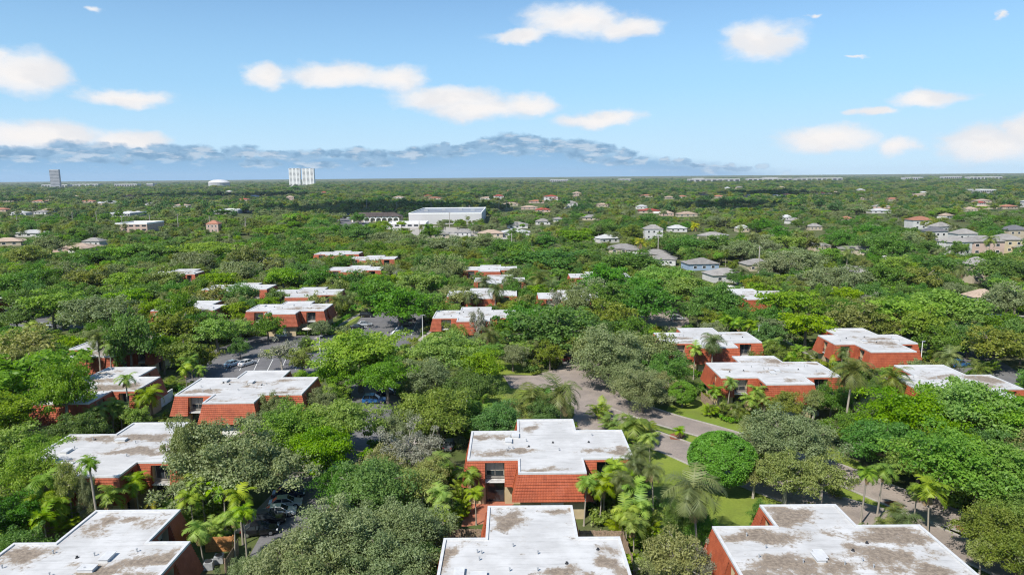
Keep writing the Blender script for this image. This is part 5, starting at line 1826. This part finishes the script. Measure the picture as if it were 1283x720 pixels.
protos += [joined_palm('q', 0), joined_palm('k', 1)]
pts = []
for x, y, Rr, H, k in REST:
    s = Rr / 5
    pts.append((x, y, 0, FK.index(k) if k in FK else 3, rf.uniform(0, 6.28), (s, s, H / 9)))
MALL = [(p.x, p.y) for p in (P(378, 270), P(530, 268), P(650, 283), P(650, 299), P(378, 298))]
y = 300.0
while y < 9000:
    step = 8.0 if y < 700 else 11 if y < 1300 else 18 if y < 2600 else 42
    xw = .80 * y + 60
    x = -xw
    while x < xw:
        qx, qy = x + rf.uniform(-.5, .5) * step, y + rf.uniform(-.5, .5) * step
        x += step
        if y < 420 + rf.uniform(-20, 20) and any((qx - tx) ** 2 + (qy - ty) ** 2 < (.6 * (3.4 + tr)) ** 2 for tx, ty, tr, th in TREES):
            continue
        clr = mnoise.noise(Vector((qx * .011, qy * .007, 3.7))) + .6 * mnoise.noise(Vector((qx * .034, qy * .02, 9.1)))
        if clr < (-.34 if y < 420 else -.27) and rf.random() < .85:
            continue
        big = rf.random()
        Rr = (rf.uniform(2.2, 4.2) if big < .5 else rf.uniform(4.0, 6.2) if big < .9 else rf.uniform(6.2, 9.0)) * (1 if y < 700 else 1.25 if y < 1300 else 1.7 if y < 2600 else 3.4)
        H = min(13.5, 2.2 + Rr * rf.uniform(.95, 1.45)) if y < 700 else rf.uniform(5, 10) + (3.5 if rf.random() < .12 else 0)
        gv = mnoise.noise(Vector((qx * .006, qy * .004, 21.0)))
        Rr *= 1 + .55 * gv
        H = max(4.0, H * (1 + .5 * gv))
        if y > 2600:
            H = rf.uniform(6, 13) * (1.6 if rf.random() < .1 else 1)
        if y < 1500 and near_far_house(qx, qy, H, Rr):
            if rf.random() < .93:
                continue
        if 1500 < y < 5200 and any(abs(qx - hx) < hs and -60 < qy - hy < 50 for hx, hy, hs, hz in FARH):
            continue
        if y < 460 and not clear_of_views(qx, qy, Rr, H, .35):
            continue
        if 440 < y < 760 and inside(MALL, qx, qy) and rf.random() < .72:
            continue
        k = rf.randrange(8)
        if gv > .22 and rf.random() < .7:
            k = rf.choice((0, 4, 7, 0, 1))
        if gv < -.25 and rf.random() < .6:
            k = rf.choice((3, 6, 5, 1, 0))
        # groves: one kind dominates over a few tens of metres
        elif rf.random() < .45:
            k = int((math.sin(qx * .021 + 1.3) + math.sin(qy * .017) + math.sin((qx + qy) * .011) + 3) * 1.33) % 8
        if rf.random() < .06 and y < 1600:
            hp = rf.uniform(.8, 1.5)
            pts.append((qx, qy, 0, 16 + rf.randrange(2), rf.uniform(0, 6.28), (hp * 1.1, hp * 1.1, hp)))
            continue
        pts.append((qx, qy, 0, k if y < 700 else 8 + k, rf.uniform(0, 6.28), (Rr / 5, Rr / 5, H / 9)))
    y += step
instancer('far_wood', pts, protos, 'endless canopy of mixed green trees filling the suburb out to the horizon')
print('far wood trees', len(pts), 'single', len(HAND) + fill, 'rest', len(REST))

# low shrubs between the houses
BUSHK = ['d', 'b', 'o', 'y']


def bush_mesh(kind, seed):
    rng = np.random.default_rng(seed + 900)
    cs = [(rng.uniform(-.8, .8), rng.uniform(-.8, .8), rng.uniform(.25, .8)) for _ in range(9)]
    V, U = leaf_cloud(rng, cs, .5, 60, .26, .9)
    return quads_mesh('bush', V, U, LEAF[kind])


bp = []
rb_ = random.Random(3)
for _ in range(9000):
    yy = math.sqrt(rb_.uniform(55 ** 2, 260 ** 2))
    xx = rb_.uniform(-.82, .82) * (yy + 12)
    if any(x0 - 1.6 < xx < x1 + 1.6 and y0 - 1.6 < yy < y1 + 1.6 and inside([(q[0], q[1]) for q in HOUSES[i][2]], xx, yy) for i, (x0, x1, y0, y1, *_r) in enumerate(HB)):
        continue
    if any(inside(pl, xx, yy) for pl in BLOCKED + NOBUSH):
        continue
    s = rb_.uniform(.6, 1.7)
    if math.sin(xx * .19) + math.sin(yy * .23 + 1) < -.35:
        continue
    px, py, _ = proj(xx, yy, .8)
    if 575 < px < 775 and 635 < py < 680 and rb_.random() < .6:
        continue
    bp.append((xx, yy, 0, rb_.randrange(4), rb_.uniform(0, 6.28), (s, s, s * rb_.uniform(.7, 1.2))))
instancer('undergrowth', bp, [bush_mesh(k, i) for i, k in enumerate(BUSHK)], 'low green shrubs filling the beds and gaps between houses')

# ------------------------------------------------------------------ hedges


def hedge(pxs, wd, h, label):
    pts_ = [P(x, y, 0) for x, y in pxs]
    rng = np.random.default_rng(int(pxs[0][0]))
    cs = []
    for a, c in zip(pts_, pts_[1:]):
        n = max(2, int((c - a).length / .45))
        for i in range(n):
            q = a.lerp(c, i / n)
            for s in (-.3, .3):
                cs.append((q.x - pts_[0].x + rng.uniform(-.1, .1), q.y - pts_[0].y + s * wd, h * rng.uniform(.45, .68)))
    V, U = leaf_cloud(rng, cs, h * .5, 50, .2, .9)
    o = link('hedge', quads_mesh('hedge', V, U, LEAF['r']))
    o.location = (pts_[0].x, pts_[0].y, 0)
    tag(o, label, 'hedge')


hedge([(903, 526), (915, 530), (935, 530)], 1.2, 1.1, 'low clipped hedge curving along the lawn before the orange block')
hedge([(372, 420), (396, 420), (408, 420)], 1.2, 1.3, 'clipped hedge in front of the patio umbrella')
hedge([(410, 418), (424, 408), (438, 398)], 1.4, 1.5, 'clipped hedge running beside the dark right side of the umbrella block')
hedge([(0, 402), (14, 398), (30, 393)], 1.2, 1.2, 'clipped hedge at the left edge beside the lawn')
hedge([(165, 456), (180, 452), (190, 449)], 1.2, 1.2, 'short hedge behind the tan-stained block')

# ------------------------------------------------------------------ fences and walls


def fence(px0, px1, h, m, label, plank=.16, name='wooden_fence'):
    a, c = P(*px0), P(*px1)
    L = (c - a).length
    r = empty(name, a, math.atan2(c.y - a.y, c.x - a.x))
    pb = MB()
    n = int(L / plank)
    rg = random.Random(n)
    for i in range(n):
        x = i * plank
        pb.box(x + .008, x + plank - .008, -.015, .015, .06, h + rg.uniform(-.05, .05))
    pb.box(0, L, .016, .06, .35, .45)
    pb.box(0, L, .016, .06, h - .45, h - .35)
    pb.build('panel', m, r)
    k = max(1, int(L / 2.4))
    for i in range(k + 1):
        q = MB()
        q.box(-.06, .06, .061, .17, 0, h + .08)
        o = q.build('post', m, r)
        o.location = (L * i / k, 0, 0)
    tag(r, label, 'fence')


fence((562, 681), (606, 681), 2.0, M['wood'], 'weathered wooden courtyard fence, left of the bottom-edge roof stub')
fence((726, 683), (779, 683), 2.0, M['wood'], 'weathered wooden courtyard fence, right of the bottom-edge roof stub')
fence((780, 684), (796, 730), 2.0, M['wood'], 'wooden fence running forward along the right side of the bottom-edge block')
fence((258, 692), (293, 690), 2.0, M['newwood'], 'bright orange wooden fence panel beside the palms')
fence((284, 719), (300, 694), 1.9, M['wood'], 'grey wooden side fence behind two slim palm trunks')
fence((25, 682), (95, 668), 1.6, M['wood'], 'low wooden fence behind the lower left corner block')
fence((878, 502), (900, 520), 1.8, M['wood'], 'wooden side fence left of the orange block by the round bush')


def garden_wall(px0, px1, h, label):
    a, c = P(*px0), P(*px1)
    L = (c - a).length
    r = empty('garden_wall', a, math.atan2(c.y - a.y, c.x - a.x))
    q = MB(); q.box(0, L, -.1, .1, 0, h); q.build('wall_panel', M['white'], r)
    q = MB(); q.box(-.05, L + .05, -.15, .15, h + .003, h + .1); q.build('coping', M['cap'], r)
    tag(r, label, 'garden wall')


garden_wall((199, 512), (217, 500), 2.2, 'white garden wall between the tan-stained block and the orange block')
garden_wall((176, 530), (192, 515), 1.6, 'low white garden wall beside a palm trunk')
garden_wall((900, 362), (932, 366), 2.0, 'white boundary wall behind the red block between dark trees')
garden_wall((0, 397), (28, 388), 2.2, 'white garden wall beside the red block at the left edge')

# ------------------------------------------------------------------ cars
CARP = {
    'silver': (0.42, 0.44, 0.46), 'white': (0.72, 0.72, 0.72), 'black': (0.014, 0.014, 0.016), 'blue': (0.03, 0.13, 0.34), 'dark blue': (0.018, 0.035, 0.085), 'grey': (0.12, 0.125, 0.13), 'dark red': (0.12, 0.015, 0.015), 'pale blue': (0.30, 0.42, 0.52), 'teal': (0.04, 0.16, 0.17),
}
PAINT = {}
for k, c in CARP.items():
    m, t, b_ = mat('car_paint_' + k.replace(' ', '_'))
    b_.inputs['Base Color'].default_value = (*c, 1)
    b_.inputs['Roughness'].default_value = .28
    b_.inputs['Metallic'].default_value = .15
    b_.inputs['Coat Weight'].default_value = .6
    PAINT[k] = m
M['tyre'] = simple('tyre_rubber', (0.02, 0.02, 0.02), .9, .1, 5)
M['rim'] = simple('wheel_rim', (0.45, 0.46, 0.47), .35, .1, 5, metal=.8)
M['lampglass'] = simple('headlight_lens', (0.7, 0.72, 0.74), .15, .05, 5)
M['taillens'] = simple('tail_light_lens', (0.35, 0.01, 0.01), .2, .1, 5)
CARPROTO = {}


def car_proto(style):
    L, Wd = (4.6, 1.8) if style == 'sedan' else (4.7, 1.88)
    hh = 1.45 if style == 'sedan' else 1.75
    belt = .92 if style == 'sedan' else 1.05
    x = L / 2
    root = empty('parked_car', (0, 0, 0))
    bb_ = MB()
    # stations along the length: x, half width, top height
    if style == 'sedan':
        stn = [(-x, .72, .78), (-x + .12, .82, .90), (-x + .75, .88, .98), (-.9, .9, .95), (.55, .9, .93), (1.0, .89, .90), (x - .55, .86, .78), (x - .08, .74, .62)]
        green = [(-x + .55, .70, .98), (-1.05, .62, hh), (.25, .62, hh), (1.15, .74, .90)]
    else:
        stn = [(-x, .80, 1.0), (-x + .1, .88, 1.08), (-x + .6, .92, 1.08), (-.6, .94, 1.06), (.6, .94, 1.05), (1.05, .93, 1.02), (x - .5, .9, .93), (x - .06, .80, .76)]
        green = [(-x + .15, .80, 1.07), (-x + .5, .72, hh), (.2, .72, hh), (1.1, .82, 1.02)]
    rings = []
    for sx, hw, zt in stn:
        rings.append([(sx, -hw, .28), (sx, -hw * 1.03, .55), (sx, -hw * .97, zt - .05), (sx, -hw * .8, zt), (sx, hw * .8, zt), (sx, hw * .97, zt - .05), (sx, hw * 1.03, .55), (sx, hw, .28)])
    for a, c in zip(rings, rings[1:]):
        for k in range(8):
            bb_.face([a[k], c[k], c[(k + 1) % 8], a[(k + 1) % 8]])
    bb_.face(rings[0]); bb_.face(rings[-1][::-1])
    # roof skin and pillars
    (x0, w0, z0), (x1, w1, z1), (x2, w2, z2), (x3, w3, z3) = green
    bb_.box(x1 - .05, x2 + .05, -w1 - .02, w1 + .02, z1 - .03, z1 + .03)
    for sg in (-1, 1):
        bb_.tube([(x0, sg * w0, z0 - .02), (x1, sg * w1, z1)], [.05, .045], 4)
        bb_.tube([(x3, sg * w3, z3 - .02), (x2, sg * w2, z2)], [.05, .04], 4)
        bb_.tube([((x1 + x2) / 2, sg * (w1 + .1), belt), ((x1 + x2) / 2, sg * w1, z1)], [.045, .04], 4)
    body = bb_.build('body', PAINT['silver'], root)
    g = MB()
    A = [(x0, -w0, z0), (x1, -w1, z1 - .03), (x2, -w2, z2 - .03), (x3, -w3, z3)]
    B2 = [(p[0], -p[1], p[2]) for p in A]
    for i in range(3):
        g.face([A[i], A[i + 1], B2[i + 1], B2[i]])
    g.face([A[0], A[3], A[2], A[1]]); g.face(B2)
    g.build('windows', M['glass'], root)
    for wx in (-x + .85, x - .9):
        for sg in (-1, 1):
            t_ = MB()
            t_.lathe([(.0, -.11), (.33, -.11), (.34, -.05), (.34, .05), (.33, .11), (.0, .11)], 14, axis='y')
            o = t_.build('wheel', M['tyre'], root)
            o.location = (wx, sg * (Wd / 2 - .1), .34)
            r_ = MB()
            r_.lathe([(.0, -.125), (.21, -.125), (.22, -.112), (.22, .112), (.21, .125), (.0, .125)], 10, axis='y')
            r_.build('rim', M['rim'], o)
    for sg in (-1, 1):
        q = MB(); q.box(x - .22, x - .03, sg * .62 - .16, sg * .62 + .16, .56, .70)
        q.build('headlight', M['lampglass'], root)
        q = MB(); q.box(-x - .02, -x + .1, sg * .62 - .15, sg * .62 + .15, .68, .82)
        q.build('tail_light', M['taillens'], root)
        q = MB(); q.box(.75, .95, sg * .98 - .08, sg * .98 + .08, .92, 1.05)
        q.build('wing_mirror', M['dark'], root)
    return root


def car(px, py, deg, colour, style='sedan'):
    p = P(px, py, 0)
    if style not in CARPROTO:
        r = car_proto(style)
        CARPROTO[style] = r
    else:
        r = copy_tree(CARPROTO[style])
    r.location = (p.x, p.y, .021)
    r.rotation_euler = (0, 0, rad(deg))
    for ch in r.children:
        if ch.name.split('.')[0] == 'body':
            ch.material_slots[0].link = 'OBJECT'
            ch.material_slots[0].material = PAINT[colour]
    nm = 'saloon car' if style == 'sedan' else 'tall estate car'
    later(r, 'parked %s %s' % (colour, nm), 'parked %s %ss' % (colour, nm), px, py, 'car', 'cars parked about the estate')


for a in [(292, 458, 62, 'pale blue'), (310, 457, 62, 'white'), (386, 458, 70, 'white'), (200, 459, 75, 'dark blue', 'suv'), (34, 401, 4, 'black', 'suv'), (54, 410, 5, 'white'),
          (460, 397, -5, 'black', 'suv'), (448, 412, 8, 'black'), (457, 408, 8, 'silver'), (507, 408, 10, 'grey', 'suv'), (503, 415, 10, 'dark blue'), (512, 402, 10, 'black', 'suv'), (499, 420, 10, 'silver'),
          (469, 504, 5, 'blue', 'suv'), (486, 494, 8, 'dark blue'), (566, 545, 80, 'black', 'suv'), (564, 560, 82, 'grey'), (405, 592, 10, 'teal'), (362, 622, 12, 'dark blue'), (358, 634, 12, 'silver'), (350, 645, 12, 'white'), (336, 655, 12, 'black', 'suv'), (326, 668, 12, 'black'), (488, 710, 20, 'pale blue'),
          (802, 399, 70, 'pale blue', 'suv'), (849, 401, 2, 'silver', 'suv'), (690, 448, 10, 'black'), (706, 452, 10, 'dark red'), (768, 473, 15, 'black'), (740, 452, 20, 'grey', 'suv'), (962, 568, -25, 'white'), (1202, 459, 10, 'blue', 'suv'), (1138, 437, 10, 'grey'),
          (1240, 400, 10, 'white', 'suv'), (1252, 400, 10, 'silver'), (1263, 400, 10, 'white'), (445, 277, 5, 'blue'), (452, 274, 5, 'silver'), (437, 274, 5, 'white'), (460, 279, 5, 'white', 'suv'), (425, 279, 5, 'dark red'), (412, 277, 5, 'silver'), (402, 280, 5, 'black'), (470, 289, 5, 'white'), (462, 292, 5, 'dark blue')]:
    car(*a)

# ------------------------------------------------------------------ poles, lamps, umbrella, air conditioners


def lamp_post(px, ptop_, h, label):
    p = P(px, ptop_, h)
    r = empty('street_lamp', (p.x, p.y, 0), rad(20))
    q = MB(); q.tube([(0, 0, 0), (0, 0, h)], [.11, .075], 8); q.build('pole', M['white'], r)
    q = MB(); q.box(-.1, .75, -.14, .14, h + .003, h + .14); q.build('lamp_head', M['grey'], r)
    tag(r, label, 'street lamp', 'lamp posts of the estate')


for a in [(400, 421, 7.0, 'white lamp post on the car park median, left of the bright green tree'),
          (529, 395, 7.5, 'white lamp post beside the small car park in front of the dark tree pair'),
          (1156, 428, 7.0, 'pale lamp post at the right corner of the right-hand orange block'),
          (951, 408, 6.5, 'pale lamp post behind the block right of the olive tree'),
          (585, 497, 6.0, 'short white lamp post among the areca palms left of the junction')]:
    lamp_post(*a)


def utility_pole(px, ptop_, h, gap=False):
    p = P(px, ptop_, h)
    r = empty('utility_pole', (p.x, p.y, 0))
    q = MB(); q.tube([(0, 0, 0), (0, 0, h)], [.36, .25], 8); q.build('shaft', M['concrete'], r)
    q = MB(); q.box(-1.1, 1.1, -.06, .06, h - .9, h - .75); q.build('crossarm', M['concrete'], r)
    for x in (-1, 0, 1):
        i = MB(); i.lathe([(.07, h - .745), (.09, h - .6), (.04, h - .5), (0, h - .48)], 6, c=(x, 0)); i.build('insulator', M['dark'], r)
    later(r, 'pale concrete utility pole', 'pale concrete utility poles', px, ptop_ + 5, 'utility pole', 'concrete utility poles')


for px, py, h in UPOLES:
    utility_pole(px, py, h)

p = P(385, 411, 2.3)
um = empty('patio_umbrella', (p.x, p.y, 0))
q = MB(); q.tube([(0, 0, 0), (0, 0, 2.6)], [.03, .03], 6); q.build('pole', M['white'], um)
q = MB(); q.lathe([(1.6, 2.15), (.8, 2.45), (0, 2.65)], 8); q.build('canopy', simple('beige_canvas', (.62, .55, .45), .9, .08, 2), um)
tag(um, 'beige patio umbrella open in front of the orange block', 'umbrella')


def aircon(px, py, label):
    p = P(px, py, 0)
    r = empty('air_conditioner', (p.x, p.y, 0), .2)
    q = MB(); q.box(-.5, .5, -.5, .5, .05, .95); q.build('casing', M['grey'], r)
    q = MB(); q.lathe([(.42, .953), (.42, 1.0), (.36, 1.02), (0, 1.02)], 14); q.build('fan_guard', M['dark'], r)
    tag(r, label, 'air conditioner', 'air conditioners behind the houses')


aircon(262, 712, 'grey air conditioner behind the orange fence panel, nearer the house')
aircon(275, 704, 'grey air conditioner behind the orange fence panel, nearer the palms')
aircon(1021, 520, 'grey air conditioner below the front of the orange block by the round bush')


def cloud(sx, sy, rx, ry, seed):
    z = 1100.0
    t_ = z / to_sun.z
    rg = np.random.default_rng(seed)
    bb2 = MB()
    for k in range(16):
        a, q = rg.uniform(0, 6.28), math.sqrt(rg.uniform(0, 1))
        c = (q * .8 * rx * math.cos(a), q * .8 * ry * math.sin(a))
        r = rg.uniform(.22, .42) * min(rx, ry)
        bb2.lathe([(r * math.sin(math.pi * j / 8), r * .6 * (1 - math.cos(math.pi * j / 8)) * (1 if j > 1 else .9)) for j in range(9)], 14, c=c)
    o = bb2.build('cloud', M['cloud'], smooth_=True)
    o.location = (sx + to_sun.x * t_, sy + to_sun.y * t_, z)
    tag(o, kind='structure')


M['cloud'] = simple('cloud_vapour', (.85, .86, .88), 1.0, .03, .01)
cloud(-190, 930, 190, 165, 1)
cloud(300, 915, 85, 120, 2)
cloud(560, 1500, 190, 160, 3)
cloud(-760, 1750, 260, 200, 4)
hz = MB(); hz.box(-9500, 9500, -300, 9600, -1, 120)
hm = bpy.data.materials.new('thin_air')
hm.use_nodes = True
ht = hm.node_tree
ht.nodes.remove(ht.nodes['Principled BSDF'])
pv = N(ht, 'ShaderNodeVolumePrincipled')
pv.inputs['Color'].default_value = (0.80, 0.88, 1.0, 1)
pv.inputs['Density'].default_value = 3.6e-5
pv.inputs['Anisotropy'].default_value = 0.0
ht.links.new(pv.outputs[0], ht.nodes['Material Output'].inputs['Volume'])
tag(hz.build('haze', hm), kind='stuff')

# ------------------------------------------------------------------ labels that single each thing out
mark('the road junction', 735, 500)
mark('the left car park', 335, 445)
mark('the pale two-storey row', 1228, 305)
mark('the blue-walled house', 877, 325)
mark('the tan-roofed pink house', 98, 306)
mark('the entrance road bend', 1060, 620)


def place(px, py, skip=0):
    ls = sorted(LANDMARKS, key=lambda l: math.hypot(l[1] - px, (l[2] - py) * 1.5))
    n, lx, ly = ls[skip]
    dx, dy = px - lx, (py - ly) * 1.5
    if abs(dx) > abs(dy) * 1.3:
        rel = 'left of' if dx < 0 else 'right of'
    else:
        rel = 'in front of' if dy > 0 else 'behind'
    return rel, n, math.hypot(dx, dy)


groups = {}
for o, desc, plural, px, py in DEFER:
    rel, n, d = place(px, py)
    groups.setdefault((desc, plural, rel, n), []).append((d, o, px, py))
ORD = ['nearest', 'second nearest', 'third nearest', 'fourth nearest', 'fifth nearest', 'sixth nearest', 'seventh nearest', 'eighth nearest', 'ninth nearest', 'tenth nearest']
for (desc, plural, rel, n), items in groups.items():
    if len(items) == 1:
        items[0][1]['label'] = '%s %s %s' % (desc, rel, n)
        continue
    items.sort(key=lambda t: t[0])
    for i, (d, o, px, py) in enumerate(items):
        w = ('nearer', 'farther')[i] if len(items) == 2 else ORD[i] if i < len(ORD) and i < len(items) - 1 else 'farthest'
        o['label'] = '%s of the %s %s %s' % (w, plural, rel, n)
print('objects', len(bpy.data.objects))
